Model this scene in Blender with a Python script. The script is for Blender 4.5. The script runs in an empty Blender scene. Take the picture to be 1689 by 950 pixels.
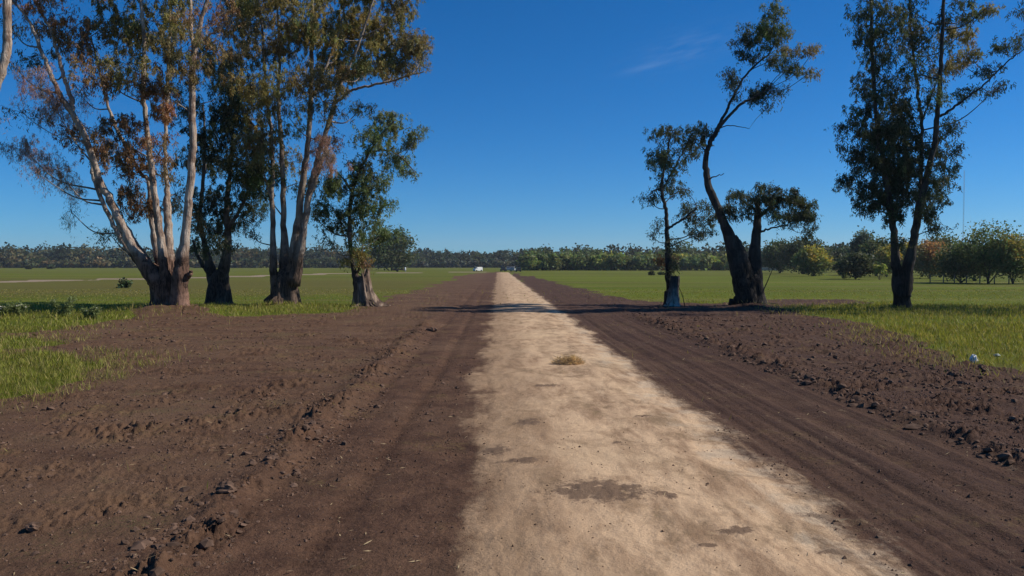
import bpy, math, random
import numpy as np
from mathutils import Vector, Euler

SC = bpy.context.scene
COL = SC.collection
R = math.radians

# ------------------------------------------------------------------ camera
CAM_H = 2.8
F = 1300.0                      # focal length in photo pixels (photo is 1689 wide)
PITCH = math.atan(38 / F)       # horizon lies a little above the middle
YAW = math.atan(22.5 / F)       # the road runs along +Y
cd = bpy.data.cameras.new('camera')
cam = bpy.data.objects.new('camera', cd)
COL.objects.link(cam)
cam.location = (0, 0, CAM_H)
cam.rotation_euler = Euler((math.pi / 2 - PITCH, 0, -YAW))
cd.sensor_width = 36
cd.lens = 36 * F / 1689
cd.clip_start = 0.1
cd.clip_end = 12000
SC.camera = cam

# ------------------------------------------------------------------ sky, sun, exposure
SUN_EL, SUN_AZ = R(41), R(4)   # azimuth measured from +X towards +Y
SKY_STRENGTH = 0.085
SUN_STRENGTH = 4.9
SC.view_settings.view_transform = 'Standard'
SC.view_settings.look = 'None'
SC.view_settings.gamma = 1
SC.view_settings.exposure = 0.2
SC.view_settings.use_curve_mapping = False
sd = bpy.data.lights.new('sun', 'SUN')
sd.energy = SUN_STRENGTH
sd.angle = R(0.5)
sd.color = (1.0, 0.93, 0.82)
sun = bpy.data.objects.new('sun', sd)
COL.objects.link(sun)
sdir = Vector((math.cos(SUN_EL) * math.cos(SUN_AZ), math.cos(SUN_EL) * math.sin(SUN_AZ), math.sin(SUN_EL)))
sun.rotation_euler = sdir.to_track_quat('Z', 'Y').to_euler()
sun.location = sdir * 200

# camera basis in numpy
M3 = np.array(cam.rotation_euler.to_matrix())
RIGHT, UP, FWD = M3[:, 0], M3[:, 1], -M3[:, 2]
CPOS = np.array([0, 0, CAM_H])


def ray(px, py):
    return FWD + (px - 844.5) / F * RIGHT + (475 - py) / F * UP


def at(px, py):
    d = ray(px, py)
    t = CAM_H / -d[2]
    return np.array([d[0] * t, d[1] * t])


def at_depth(px, py, depth):
    """point of the place at a given distance along the road axis (+Y)"""
    d = ray(px, py)
    return CPOS + d * (depth / d[1])


world = bpy.data.worlds.new('World')
SC.world = world
world.use_nodes = True
wn, wl = world.node_tree.nodes, world.node_tree.links
wn.clear()
w_out = wn.new('ShaderNodeOutputWorld')
w_bg = wn.new('ShaderNodeBackground')
w_bg.inputs['Strength'].default_value = SKY_STRENGTH
sky = wn.new('ShaderNodeTexSky')
sky.sky_type = 'NISHITA'
sky.sun_disc = False
sky.sun_elevation = SUN_EL
sky.sun_rotation = math.pi / 2 - SUN_AZ
sky.altitude = 1500
sky.air_density = 1.0
sky.dust_density = 0.0
sky.ozone_density = 6.0


def wmath(op, a, b=None, c=None):
    n = wn.new('ShaderNodeMath')
    n.operation = op
    for i, v in enumerate((a, b, c)):
        if v is None:
            continue
        if isinstance(v, (int, float)):
            n.inputs[i].default_value = v
        else:
            wl.new(v, n.inputs[i])
    return n.outputs[0]


def wdot(vec):
    n = wn.new('ShaderNodeVectorMath')
    n.operation = 'DOT_PRODUCT'
    wl.new(tc.outputs['Generated'], n.inputs[0])
    n.inputs[1].default_value = tuple(float(x) for x in vec)
    return n.outputs['Value']


# a faint wisp of cirrus high on the right of the road
tc = wn.new('ShaderNodeTexCoord')
c0 = ray(1070, 108)
c0 = c0 / np.linalg.norm(c0)
c1 = ray(1150, 84)
c1 = c1 / np.linalg.norm(c1)
along = c1 - c0 * np.dot(c0, c1)
along /= np.linalg.norm(along)
across = np.cross(along, c0)
ca, cb, cf = wdot(along), wdot(across), wdot(c0)
u = wmath('DIVIDE', ca, wmath('MAXIMUM', cf, 0.01))
v = wmath('DIVIDE', cb, wmath('MAXIMUM', cf, 0.01))
cmb = wn.new('ShaderNodeCombineXYZ')
wl.new(wmath('MULTIPLY', u, 22.0), cmb.inputs[0])
wl.new(wmath('MULTIPLY', v, 130.0), cmb.inputs[1])
nz = wn.new('ShaderNodeTexNoise')
nz.inputs['Scale'].default_value = 1.3
nz.inputs['Detail'].default_value = 5
wl.new(cmb.outputs[0], nz.inputs['Vector'])
nfac = nz.outputs['Fac']


def wgauss(x, mu, sg):
    d = wmath('DIVIDE', wmath('SUBTRACT', x, mu), sg)
    return wmath('EXPONENT', wmath('MULTIPLY', wmath('MULTIPLY', d, d), -1.0))


streak = wmath('MULTIPLY', wgauss(u, -0.004, 0.026), wgauss(wmath('ADD', v, wmath('MULTIPLY', nfac, 0.004)), 0.002, 0.0032))
veil = wmath('MULTIPLY', wgauss(u, 0.045, 0.060), wgauss(v, 0.008, 0.018))
veil = wmath('MULTIPLY', veil, wmath('MAXIMUM', wmath('SUBTRACT', nfac, 0.38), 0.0))
front = wmath('GREATER_THAN', cf, 0.5)
cl = wmath('MULTIPLY', wmath('ADD', wmath('MULTIPLY', streak, 0.055), wmath('MULTIPLY', veil, 0.20)), front)
wmix = wn.new('ShaderNodeMix')
wmix.data_type = 'RGBA'
wl.new(cl, wmix.inputs['Factor'])
sgr = wn.new('ShaderNodeMix')          # deep polarised blue of the clear sky
sgr.data_type = 'RGBA'
sgr.blend_type = 'MULTIPLY'
sgr.inputs['Factor'].default_value = 1.0
wl.new(sky.outputs[0], sgr.inputs['A'])
sgr.inputs['B'].default_value = (0.39, 0.75, 1.03, 1)
shs = wn.new('ShaderNodeHueSaturation')
shs.inputs['Saturation'].default_value = 1.10
wl.new(sgr.outputs['Result'], shs.inputs['Color'])
wl.new(shs.outputs[0], wmix.inputs['A'])
wmix.inputs['B'].default_value = (6.5, 7.6, 9.0, 1)
wl.new(wmix.outputs['Result'], w_bg.inputs['Color'])
wl.new(w_bg.outputs[0], w_out.inputs[0])

# ------------------------------------------------------------------ noise
_rs = np.random.RandomState(7)
_PERM = _rs.permutation(512)
_PERM = np.concatenate([_PERM, _PERM, _PERM])
_ANG = _rs.rand(512) * 2 * np.pi
_GX, _GY = np.cos(_ANG), np.sin(_ANG)


def pnoise(x, y):
    xi, yi = np.floor(x).astype(np.int64), np.floor(y).astype(np.int64)
    xf, yf = x - xi, y - yi
    xi &= 511
    yi &= 511
    x1, y1 = (xi + 1) & 511, (yi + 1) & 511
    su, sv = xf * xf * xf * (xf * (xf * 6 - 15) + 10), yf * yf * yf * (yf * (yf * 6 - 15) + 10)

    def g(ix, iy, dx, dy):
        h = _PERM[_PERM[ix] + iy]
        return _GX[h] * dx + _GY[h] * dy
    a, b = g(xi, yi, xf, yf), g(x1, yi, xf - 1, yf)
    c, d = g(xi, y1, xf, yf - 1), g(x1, y1, xf - 1, yf - 1)
    return (a + su * (b - a) + sv * ((c + su * (d - c)) - (a + su * (b - a)))) * 1.5


def fbm(x, y, octaves=4, gain=0.5, ox=0.0):
    s, a, t = 0, 1.0, 0.0
    for i in range(octaves):
        s = s + a * pnoise(x * 2 ** i + 17.3 * i + ox, y * 2 ** i - 9.1 * i + ox * 1.7)
        t += a
        a *= gain
    return s / t


def sstep(a, b, x):
    t = np.clip((x - a) / (b - a), 0, 1)
    return t * t * (3 - 2 * t)


def poly_sd(px, py, poly):
    """signed distance to a polygon, positive inside"""
    poly = np.asarray(poly, float)
    best = np.full(px.shape, 1e18)
    inside = np.zeros(px.shape, bool)
    n = len(poly)
    for i in range(n):
        ax, ay = poly[i]
        bx, by = poly[(i + 1) % n]
        ex, ey = bx - ax, by - ay
        t = np.clip(((px - ax) * ex + (py - ay) * ey) / (ex * ex + ey * ey + 1e-12), 0, 1)
        dx, dy = px - ax - t * ex, py - ay - t * ey
        best = np.minimum(best, dx * dx + dy * dy)
        cond = ((ay > py) != (by > py))
        with np.errstate(divide='ignore', invalid='ignore'):
            xint = (bx - ax) * (py - ay) / (by - ay + 1e-15) + ax
        inside ^= cond & (px < xint)
    d = np.sqrt(best)
    return np.where(inside, d, -d)


def line_d(px, py, pts):
    best = np.full(px.shape, 1e18)
    for (ax, ay), (bx, by) in zip(pts[:-1], pts[1:]):
        ex, ey = bx - ax, by - ay
        t = np.clip(((px - ax) * ex + (py - ay) * ey) / (ex * ex + ey * ey + 1e-12), 0, 1)
        best = np.minimum(best, (px - ax - t * ex) ** 2 + (py - ay - t * ey) ** 2)
    return np.sqrt(best)


# ------------------------------------------------------------------ layout of the ground
def G(*pp):
    return [tuple(at(*p)) for p in pp]


SOIL_L = G((823, 448.5), (770, 452), (705, 474), (650, 489), (600, 506), (560, 515), (480, 518), (400, 522), (345, 519), (325, 511), (290, 508), (250, 511), (225, 521), (170, 531),
           (90, 545), (-60, 549), (-500, 560)) + [(-40, 4), (-20, -25), (1.5, -25)]
SOIL_R = G((842, 448.5), (935, 470), (1000, 487), (1060, 497), (1180, 500), (1280, 493), (1400, 494), (1440, 500), (1290, 508), (1330, 519),
           (1420, 530), (1500, 556), (1580, 598), (1689, 612), (1950, 640)) + [(24, 8), (26, -25), (1.5, -25)]
GRASS_P = [G((-80, 583), (60, 583), (150, 597), (165, 606), (120, 630), (60, 650), (-80, 668)),
           G((-80, 557), (70, 557), (84, 567), (40, 575), (-80, 578))]
TRACK = G((-300, 473), (0, 465), (120, 462), (235, 459.5)) + G((330, 458), (450, 454.5), (560, 451), (700, 449.5), (815, 448.3))
MOUNDS = [(at(282, 516), 0.55, 2.6), (at(468, 507), 0.25, 1.6), (at(602, 507), 0.15, 1.0), (at(1236, 507), 0.3, 1.6),
          (at(1487, 511), 0.15, 1.2), (at(360, 505), 0.15, 1.3)]
SPOTS = [(985, 815, 0.55, 0.42), (1100, 822, .1, .12), (1215, 880, .16, .10), (1355, 848, .22, .09), (1380, 908, .2, .07), (930, 820, .14, .12),
         (1165, 905, .1, .05), (1060, 690, .12, .1), (905, 640, .3, .16), (1020, 735, .1, .1), (870, 700, .2, .3), (815, 745, .22, .3), (860, 765, .3, .12)]
SPOTS = [(at(a, b), c, d) for a, b, c, d in SPOTS]


def layout(x, y):
    """height and surface masks for any place on the ground"""
    dist = np.sqrt(x * x + y * y)
    k = np.clip(dist / 30, 0.5, 6)
    n1 = fbm(x * 0.35, y * 0.35, 4, 0.55)
    n2 = fbm(x * 1.7, y * 1.7, 4, 0.6, 31)
    edge = n1 * 0.9 * k + n2 * 0.35 * np.sqrt(k)
    soil = np.maximum(poly_sd(x, y, SOIL_L), poly_sd(x, y, SOIL_R))
    for P in GRASS_P:
        soil = np.minimum(soil, -poly_sd(x, y, P))
    soil_m = sstep(-0.45, 0.45, (soil + edge) / np.clip(k, .7, 3))
    # road
    wob = n2 * 0.16 + fbm(x * 0.5, y * 0.30, 4, 0.5, 5) * 0.55
    inr = np.minimum(x + 0.36 + wob * 1.3, 3.72 + wob * 0.9 - x)
    road = sstep(-0.55, 0.50, inr) * sstep(320, 290, y)
    track = sstep(3.6, 1.2, np.abs(line_d(x, y, TRACK) + n1 * 3 - 1.0) - 1.5 * np.clip(dist / 130, .6, 2))
    # relief
    soft = sstep(-9.5, -5.5, -np.abs(x - 1.7) - 0.0)                  # near the road the soil is rolled flat
    lrough = sstep(-2.3, -3.6, x) * soil_m
    rrough = sstep(7.1, 7.9, x) * soil_m
    h = 0.05 * fbm(x * 0.08, y * 0.08, 3) + 0.05 * road * sstep(0, 1.2, inr)
    far = sstep(160, 60, dist)
    h = h + far * 0.012 * n2
    b1 = np.exp(-((x + 3.15 + 0.45 * n1 + 0.012 * (y - 10)) / 0.30) ** 2) * sstep(46, 36, y)
    b2 = np.exp(-((x - 7.55 + 0.3 * n1) / 0.35) ** 2) * sstep(60, 40, y)
    b3 = np.exp(-((x - 10.4 + 0.5 * n1) / 0.3) ** 2) * sstep(50, 38, y)
    lump = np.maximum(fbm(x * 3.1, y * 3.1, 4, 0.62, 11), -0.15)
    lump2 = np.abs(fbm(x * 1.1, y * 1.1, 3, 0.6, 47))
    h = h + far * (0.07 + 0.09 * np.maximum(n2, 0)) * (b1 * soil_m + b2 * soil_m + 0.5 * b3 * soil_m)
    rgh = np.clip(0.62 * lrough * (0.55 + 1.1 * np.maximum(fbm(x * .5, y * .5, 3, .5, 77), -0.3)) + 0.62 * rrough + 0.55 * b1 + 0.5 * b2, 0, 1) * far
    fine_l = np.maximum(fbm(x * 8.5, y * 8.5, 3, 0.6, 13), -0.2)
    pit = np.clip(fbm(x * 0.7, y * 0.7, 3, .6, 57) * 2.2 + .55, 0.15, 1.3)
    h = h + rgh * pit * (lump * 0.27 + lump2 * 0.08 + fine_l * 0.20)
    # graded strips with lengthwise grading and tyre lines
    strip = (1 - road) * soil_m * far * (1 - np.clip(lrough + rrough, 0, 1))
    gx = x + 0.10 * fbm(x * 0.3, y * 0.07, 2, 0.5, 3)
    grade = fbm(gx * 3.4, y * 0.05, 3, 0.6, 19)
    h = h + strip * (0.045 * grade * sstep(0.0, 3.5, x) + 0.012 * grade + 0.010 * fbm(x * 5, y * 5, 3, 0.6, 8)) - 0.03 * strip
    tread = np.exp(-((x - 5.9 + .1 * n1) / 0.22) ** 2) + np.exp(-((x - 4.55 + .1 * n1) / 0.2) ** 2)
    cx = -1.55 - 0.0009 * (y - 26) ** 2 * (y < 26)
    trl = np.exp(-((x - cx) / 0.2) ** 2) + np.exp(-((x - cx + 1.05) / 0.2) ** 2)
    h = h + soil_m * far * (1 - road) * trl * (0.014 * np.sin(y * 2 * np.pi / 0.21 + np.abs(x - cx) * 10) - 0.035)
    h = h + strip * tread * (0.012 * np.sin(y * 2 * np.pi / 0.23 + np.abs(x - 5.9) * 9) - 0.03)
    h = h + road * far * (0.013 * fbm(x * 2.2, y * 1.2, 4, 0.6, 23) + 0.006 * fbm(x * 9, y * 9, 2, 0.5, 2))
    wx_, wy_ = 0.16 * fbm(x * 3.3, y * 3.3, 3, .65, 71), 0.14 * fbm(x * 3.3, y * 3.3, 3, .65, 93)
    spot = np.zeros(x.shape)
    for (sx, sy), ra, rb in SPOTS:
        q = ((x + wx_ - sx) / ra) ** 2 + ((y + wy_ - sy) / rb) ** 2
        spot = np.maximum(spot, np.exp(-q * 0.9))
    spot = np.clip(spot * (1.0 + 1.6 * fbm(x * 6, y * 6, 3, .65, 15)), 0, 1)
    h = h + road * spot * 0.05 * np.maximum(lump + 0.25, 0)
    for (mx, my), mh, mr in MOUNDS:
        q = ((x - mx) ** 2 + (y - my) ** 2) / mr ** 2
        h = h + mh * np.exp(-q) * (1 + 0.35 * n2)
    dry = np.clip(sstep(62, 80, y + 14 * n1) * sstep(230, 120, y) * sstep(-5, -14, x) + 0.28 * sstep(150, 260, y) + 0.25 * n1, 0, 1)
    return dict(h=h, soil=soil_m, road=road, track=track, rough=rgh, spot=spot, dry=dry, soild=soil)


def height(x, y):
    L = layout(np.array([float(x)]), np.array([float(y)]))
    return float(L['h'][0])


# ------------------------------------------------------------------ mesh helpers
def link(o, parent=None):
    COL.objects.link(o)
    if parent is not None:
        o.parent = parent
    return o


def mesh_np(name, V, Fc, mat, parent=None, smooth=True, attrs=None, cattr=None):
    """Fc: (n,4) or (n,3) int array, or a list of such arrays"""
    V = np.asarray(V, np.float32)
    if not isinstance(Fc, (list, tuple)):
        Fc = [Fc]
    Fc = [np.asarray(f, np.int32) for f in Fc if len(f)]
    me = bpy.data.meshes.new(name)
    me.vertices.add(len(V))
    me.vertices.foreach_set('co', V.ravel())
    nl = sum(f.size for f in Fc)
    npoly = sum(len(f) for f in Fc)
    me.loops.add(nl)
    me.loops.foreach_set('vertex_index', np.concatenate([f.ravel() for f in Fc]))
    me.polygons.add(npoly)
    sizes = np.concatenate([np.full(len(f), f.shape[1], np.int32) for f in Fc])
    starts = np.concatenate([[0], np.cumsum(sizes)[:-1]]).astype(np.int32)
    me.polygons.foreach_set('loop_start', starts)
    try:
        me.polygons.foreach_set('loop_total', sizes)
    except Exception:
        pass
    me.polygons.foreach_set('use_smooth', np.full(npoly, smooth, bool))
    for k, a in (attrs or {}).items():
        at_ = me.attributes.new(k, 'FLOAT', 'POINT')
        at_.data.foreach_set('value', np.asarray(a, np.float32))
    if cattr is not None:
        at_ = me.attributes.new('tint', 'FLOAT_COLOR', 'POINT')
        c4 = np.ones((len(V), 4), np.float32)
        c4[:, :3] = cattr
        at_.data.foreach_set('color', c4.ravel())
    me.update(calc_edges=True)
    me.validate()
    if mat is not None:
        me.materials.append(mat)
    return link(bpy.data.objects.new(name, me), parent)


def empty(name, loc):
    o = bpy.data.objects.new(name, None)
    o.empty_display_size = 0.3
    o.location = loc
    return link(o)


def tag(o, label=None, cat=None, group=None, kind=None):
    if label:
        o['label'] = label
    if cat:
        o['category'] = cat
    if group:
        o['group'] = group
    if kind:
        o['kind'] = kind
    return o


class MB:
    """collects shapes into one mesh"""

    def __init__(s):
        s.V, s.Q, s.T, s.n = [], [], [], 0

    def add(s, V, Q=None, T=None):
        V = np.asarray(V, float)
        if Q is not None and len(Q):
            s.Q.append(np.asarray(Q) + s.n)
        if T is not None and len(T):
            s.T.append(np.asarray(T) + s.n)
        s.V.append(V)
        s.n += len(V)

    def box(s, c, d, rot=0.0):
        x, y, z = [q / 2 for q in d]
        P = np.array([[-x, -y, -z], [x, -y, -z], [x, y, -z], [-x, y, -z], [-x, -y, z], [x, -y, z], [x, y, z], [-x, y, z]])
        cs, sn = math.cos(rot), math.sin(rot)
        P[:, :2] = P[:, :2] @ np.array([[cs, sn], [-sn, cs]])
        s.add(P + np.array(c), [[0, 3, 2, 1], [4, 5, 6, 7], [0, 1, 5, 4], [1, 2, 6, 5], [2, 3, 7, 6], [3, 0, 4, 7]])

    def build(s, name, mat, parent=None, smooth=False, **kw):
        fs = []
        if s.Q:
            fs.append(np.concatenate(s.Q))
        if s.T:
            fs.append(np.concatenate(s.T))
        return mesh_np(name, np.concatenate(s.V), fs, mat, parent, smooth, **kw)


def catmull(P, n):
    P = np.asarray(P, float)
    Q = np.vstack([2 * P[0] - P[1], P, 2 * P[-1] - P[-2]])
    out = []
    for i in range(len(P) - 1):
        p0, p1, p2, p3 = Q[i:i + 4]
        for t in np.linspace(0, 1, n, endpoint=False):
            out.append(0.5 * (2 * p1 + (p2 - p0) * t + (2 * p0 - 5 * p1 + 4 * p2 - p3) * t * t + (3 * p1 - p0 - 3 * p2 + p3) * t ** 3))
    out.append(P[-1])
    return np.array(out)


def tube(P, rad, sides=8, rough=0.0, flute=0.0, seed=0, cap=True, lobes=5):
    P, rad = np.asarray(P, float), np.asarray(rad, float)
    n = len(P)
    T = np.gradient(P, axis=0)
    T /= np.linalg.norm(T, axis=1)[:, None] + 1e-9
    ref = np.array([0.0, 1.0, 0.0]) if abs(T[0][1]) < 0.8 else np.array([1.0, 0, 0])
    ang = np.arange(sides) / sides * 2 * np.pi
    A = np.cross(T, ref)
    A /= np.linalg.norm(A, axis=1)[:, None] + 1e-9
    B = np.cross(T, A)
    rr = np.repeat(rad[:, None], sides, 1)
    s = np.concatenate([[0], np.cumsum(np.linalg.norm(np.diff(P, axis=0), axis=1))])
    if rough:
        rr = rr * (1 + rough * pnoise(np.cos(ang)[None] * 1.6 + seed * 3.7 + 50 + s[:, None] * 0.0, np.sin(ang)[None] * 1.6 + s[:, None] / (rad.max() * 2.2 + .05) + seed))
    if flute:
        ph = pnoise(np.full(1, seed * 1.3 + .5), np.full(1, .7))[0] * 6
        fl = np.abs(np.sin(ang * lobes / 2 + ph))[None] * 2 - 1.1
        fl = fl + 0.5 * pnoise(np.cos(ang)[None] * 3 + seed, np.sin(ang)[None] * 3 + s[:, None] * .8)
        w = flute * np.exp(-s / (rad[0] * 2.2))[:, None] + flute * .25
        rr = rr * (1 + w * fl)
    V = P[:, None] + A[:, None] * (np.cos(ang)[None] * rr)[..., None] + B[:, None] * (np.sin(ang)[None] * rr)[..., None]
    V = V.reshape(-1, 3)
    i, j = np.meshgrid(np.arange(n - 1), np.arange(sides), indexing='ij')
    j2 = (j + 1) % sides
    Q = np.stack([i * sides + j, (i + 1) * sides + j, (i + 1) * sides + j2, i * sides + j2], -1).reshape(-1, 4)
    Tr = []
    if cap:
        V = np.vstack([V, P[-1] + T[-1] * rad[-1] * .5, P[0]])
        e = n * sides
        jj = np.arange(sides)
        Tr = np.vstack([np.stack([(n - 1) * sides + jj, np.full(sides, e), (n - 1) * sides + (jj + 1) % sides], -1),
                        np.stack([jj, (jj + 1) % sides, np.full(sides, e + 1)], -1)])
    return V, Q, Tr


# ------------------------------------------------------------------ material helpers
def new_mat(name, rough=0.8, spec=0.2):
    m = bpy.data.materials.new(name)
    m.use_nodes = True
    nt = m.node_tree
    b = nt.nodes['Principled BSDF']
    b.inputs['Roughness'].default_value = rough
    b.inputs['Specular IOR Level'].default_value = spec
    return m, nt, b


class NT:
    def __init__(s, nt):
        s.nt, s.n, s.l = nt, nt.nodes, nt.links

    def put(s, v, sock):
        if v is None:
            return
        if isinstance(v, (int, float)):
            sock.default_value = v
        elif isinstance(v, (tuple, list)):
            sock.default_value = tuple(v) + ((1,) if len(v) == 3 and sock.type == 'RGBA' else ())
        else:
            s.l.new(v, sock)

    def math(s, op, a, b=None, c=None, clamp=False):
        n = s.n.new('ShaderNodeMath')
        n.operation = op
        n.use_clamp = clamp
        for i, v in enumerate((a, b, c)):
            s.put(v, n.inputs[i])
        return n.outputs[0]

    def ramp(s, x, a, b):
        n = s.n.new('ShaderNodeMapRange')
        n.interpolation_type = 'SMOOTHSTEP'
        s.put(x, n.inputs['Value'])
        n.inputs['From Min'].default_value = a
        n.inputs['From Max'].default_value = b
        return n.outputs['Result']

    def mix(s, f, a, b, blend='MIX'):
        n = s.n.new('ShaderNodeMix')
        n.data_type = 'RGBA'
        n.blend_type = blend
        s.put(f, n.inputs['Factor'])
        s.put(a, n.inputs['A'])
        s.put(b, n.inputs['B'])
        return n.outputs['Result']

    def noise(s, vec, scale, detail=4, rough=0.55, dist=0.0):
        n = s.n.new('ShaderNodeTexNoise')
        s.put(vec, n.inputs['Vector'])
        n.inputs['Scale'].default_value = scale
        n.inputs['Detail'].default_value = detail
        n.inputs['Roughness'].default_value = rough
        n.inputs['Distortion'].default_value = dist
        return n.outputs['Fac']

    def voronoi(s, vec, scale):
        n = s.n.new('ShaderNodeTexVoronoi')
        s.put(vec, n.inputs['Vector'])
        n.inputs['Scale'].default_value = scale
        return n.outputs

    def attr(s, name, color=False):
        n = s.n.new('ShaderNodeAttribute')
        n.attribute_name = name
        return n.outputs['Color'] if color else n.outputs['Fac']

    def coord(s, kind='Object', scale=None):
        o = s.n.new('ShaderNodeTexCoord').outputs[kind]
        if scale:
            m = s.n.new('ShaderNodeMapping')
            m.inputs['Scale'].default_value = scale
            s.l.new(o, m.inputs['Vector'])
            o = m.outputs[0]
        return o

    def pos(s, scale=None):
        o = s.n.new('ShaderNodeNewGeometry').outputs['Position']
        if scale:
            m = s.n.new('ShaderNodeMapping')
            m.inputs['Scale'].default_value = scale
            s.l.new(o, m.inputs['Vector'])
            o = m.outputs[0]
        return o

    def bump(s, h, strength, dist, b):
        n = s.n.new('ShaderNodeBump')
        n.inputs['Strength'].default_value = strength
        n.inputs['Distance'].default_value = dist
        s.l.new(h, n.inputs['Height'])
        s.l.new(n.outputs[0], b.inputs['Normal'])


# ---- the ground: one material that knows sand, bare soil and grass
def ground_material():
    m, nt, b = new_mat('terrain', 0.95, 0.08)
    t = NT(nt)
    P = t.pos()
    a_soil, a_road, a_track = t.attr('soil'), t.attr('road'), t.attr('track')
    a_spot, a_dry, a_rough = t.attr('spot'), t.attr('dry'), t.attr('rough')
    n_f = t.noise(P, 9, 6, 0.65)
    n_m = t.noise(P, 1.6, 6, 0.62)
    n_l = t.noise(P, 0.25, 4, 0.55)
    n_x = t.noise(t.pos((1, 0.25, 1)), 2.3, 6, 0.65, 0.4)
    n_g = t.noise(P, 42, 3, 0.7)
    n_c = t.noise(P, 24, 5, 0.72)
    # soil
    s1 = t.mix(t.ramp(n_m, 0.32, 0.70), (0.067, 0.036, 0.024), (0.121, 0.067, 0.042))
    s1 = t.mix(t.math('MULTIPLY', t.ramp(n_l, 0.45, 0.7), 0.6), s1, (0.151, 0.091, 0.056))
    s1 = t.mix(t.math('MULTIPLY', t.ramp(n_f, 0.5, 0.72), 0.55), s1, (0.034, 0.021, 0.015))
    s1 = t.mix(t.math('MULTIPLY', t.ramp(n_g, 0.58, 0.75), 0.35), s1, (0.190, 0.122, 0.076))
    streaks = t.noise(t.pos((4.5, 0.12, 1)), 1.0, 5, 0.6, 0.2)
    sx = nt.nodes.new('ShaderNodeSeparateXYZ')
    t.l.new(P, sx.inputs[0])
    s1 = t.mix(t.math('MULTIPLY', t.ramp(streaks, 0.48, 0.62), t.math('MULTIPLY_ADD', t.ramp(sx.outputs['X'], 2.5, 4.0), 0.55, 0.04)), s1, (0.053, 0.029, 0.022))
    s1 = t.mix(t.math('MULTIPLY', t.ramp(n_c, 0.54, 0.66), 0.55), s1, (0.029, 0.018, 0.013))
    s1 = t.mix(t.math('MULTIPLY', t.ramp(n_c, 0.44, 0.34), 0.40), s1, (0.185, 0.113, 0.070))
    lft = t.math('MULTIPLY', t.ramp(t.math('ADD', sx.outputs['X'], t.math('MULTIPLY', t.math('SUBTRACT', n_m, 0.5), 3.0)), -2.4, -4.2), t.ramp(t.noise(t.pos((0.6, 1, 1)), 0.7, 5, 0.65), 0.36, 0.62))
    s1 = t.mix(t.math('MULTIPLY', lft, 0.55), s1, t.mix(n_c, (0.168, 0.102, 0.059), (0.095, 0.055, 0.035)))
    s1 = t.mix(t.math('MULTIPLY', t.ramp(t.math('ADD', sx.outputs['X'], t.math('MULTIPLY', t.math('SUBTRACT', n_m, 0.5), 1.5)), 3.0, 4.6), 0.42), s1, (0.048, 0.030, 0.026))
    sprout = t.math('MULTIPLY', t.math('MULTIPLY', t.ramp(t.noise(P, 0.42, 5, 0.65), 0.52, 0.68), t.ramp(n_c, 0.46, 0.60)), t.ramp(sx.outputs['X'], -3.0, -4.5))
    s1 = t.mix(t.math('MULTIPLY', sprout, 0.55), s1, (0.120, 0.118, 0.045))
    # straw dusting and thin green film in places
    film = t.math('MULTIPLY', t.ramp(t.noise(P, 0.55, 5, 0.6), 0.54, 0.72), t.ramp(n_f, 0.42, 0.66))
    s1 = t.mix(t.math('MULTIPLY', film, 0.55), s1, (0.207, 0.147, 0.060))
    # sand
    r1 = t.mix(t.ramp(n_x, 0.30, 0.62), (0.247, 0.157, 0.095), (0.515, 0.358, 0.224))
    r1 = t.mix(t.math('MULTIPLY', t.ramp(n_m, 0.50, 0.68), 0.7), r1, (0.227, 0.147, 0.086))
    r1 = t.mix(t.math('MULTIPLY', t.ramp(n_l, 0.42, 0.66), 0.5), r1, (0.536, 0.387, 0.242))
    r1 = t.mix(t.math('MULTIPLY', t.ramp(n_f, 0.56, 0.74), 0.35), r1, (0.206, 0.142, 0.088))
    r1 = t.mix(t.math('MULTIPLY', t.ramp(n_g, 0.6, 0.75), 0.3), r1, (0.567, 0.431, 0.282))
    r1 = t.mix(t.math('MULTIPLY', t.ramp(n_c, 0.56, 0.68), 0.45), r1, (0.206, 0.142, 0.088))
    st = t.ramp(t.noise(t.pos((1, 0.55, 1)), 1.05, 6, 0.7, 0.6), 0.50, 0.66)
    r1 = t.mix(t.math('MULTIPLY', st, 0.78), r1, t.mix(n_c, (0.24, 0.165, 0.095), (0.15, 0.10, 0.062)))
    cr = t.math('MULTIPLY', t.ramp(t.math('ADD', sx.outputs['X'], t.math('MULTIPLY', t.math('SUBTRACT', n_x, 0.5), 2.2)), 2.9, 3.4), t.math('MULTIPLY', t.ramp(n_m, 0.42, 0.6), 0.42))
    r1 = t.mix(cr, r1, (0.52, 0.43, 0.32))
    # the left third is trodden browner
    lf = t.math('MULTIPLY', t.ramp(t.math('ADD', sx.outputs['X'], t.math('MULTIPLY', t.math('SUBTRACT', n_m, 0.5), 2.5)), 1.5, 0.0), 0.62)
    r1 = t.mix(lf, r1, t.mix(n_x, (0.175, 0.110, 0.065), (0.309, 0.201, 0.119)))
    # grass (under the blades: green ground cover with dry thatch)
    g1 = t.mix(t.ramp(n_m, 0.3, 0.7), (0.055, 0.078, 0.005), (0.110, 0.132, 0.010))
    g1 = t.mix(t.math('MULTIPLY', t.ramp(n_f, 0.45, 0.7), 0.4), g1, (0.037, 0.056, 0.008))
    gn = t.noise(t.pos((0.25, 1, 1)), 0.12, 5, 0.6)
    g1 = t.mix(t.math('MULTIPLY', t.ramp(gn, 0.46, 0.68), 0.45), g1, (0.096, 0.094, 0.014))
    pat = t.ramp(t.noise(t.pos((0.3, 1, 1)), 0.045, 5, 0.6), 0.42, 0.62)
    g1 = t.mix(t.math('MULTIPLY', pat, 0.5), g1, (0.135, 0.165, 0.016))
    strip_n = t.ramp(t.noise(t.pos((0.035, 1, 1)), 0.075, 4, 0.6), 0.50, 0.64)
    g1 = t.mix(t.math('MULTIPLY', strip_n, 0.55), g1, (0.135, 0.112, 0.042))
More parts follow.
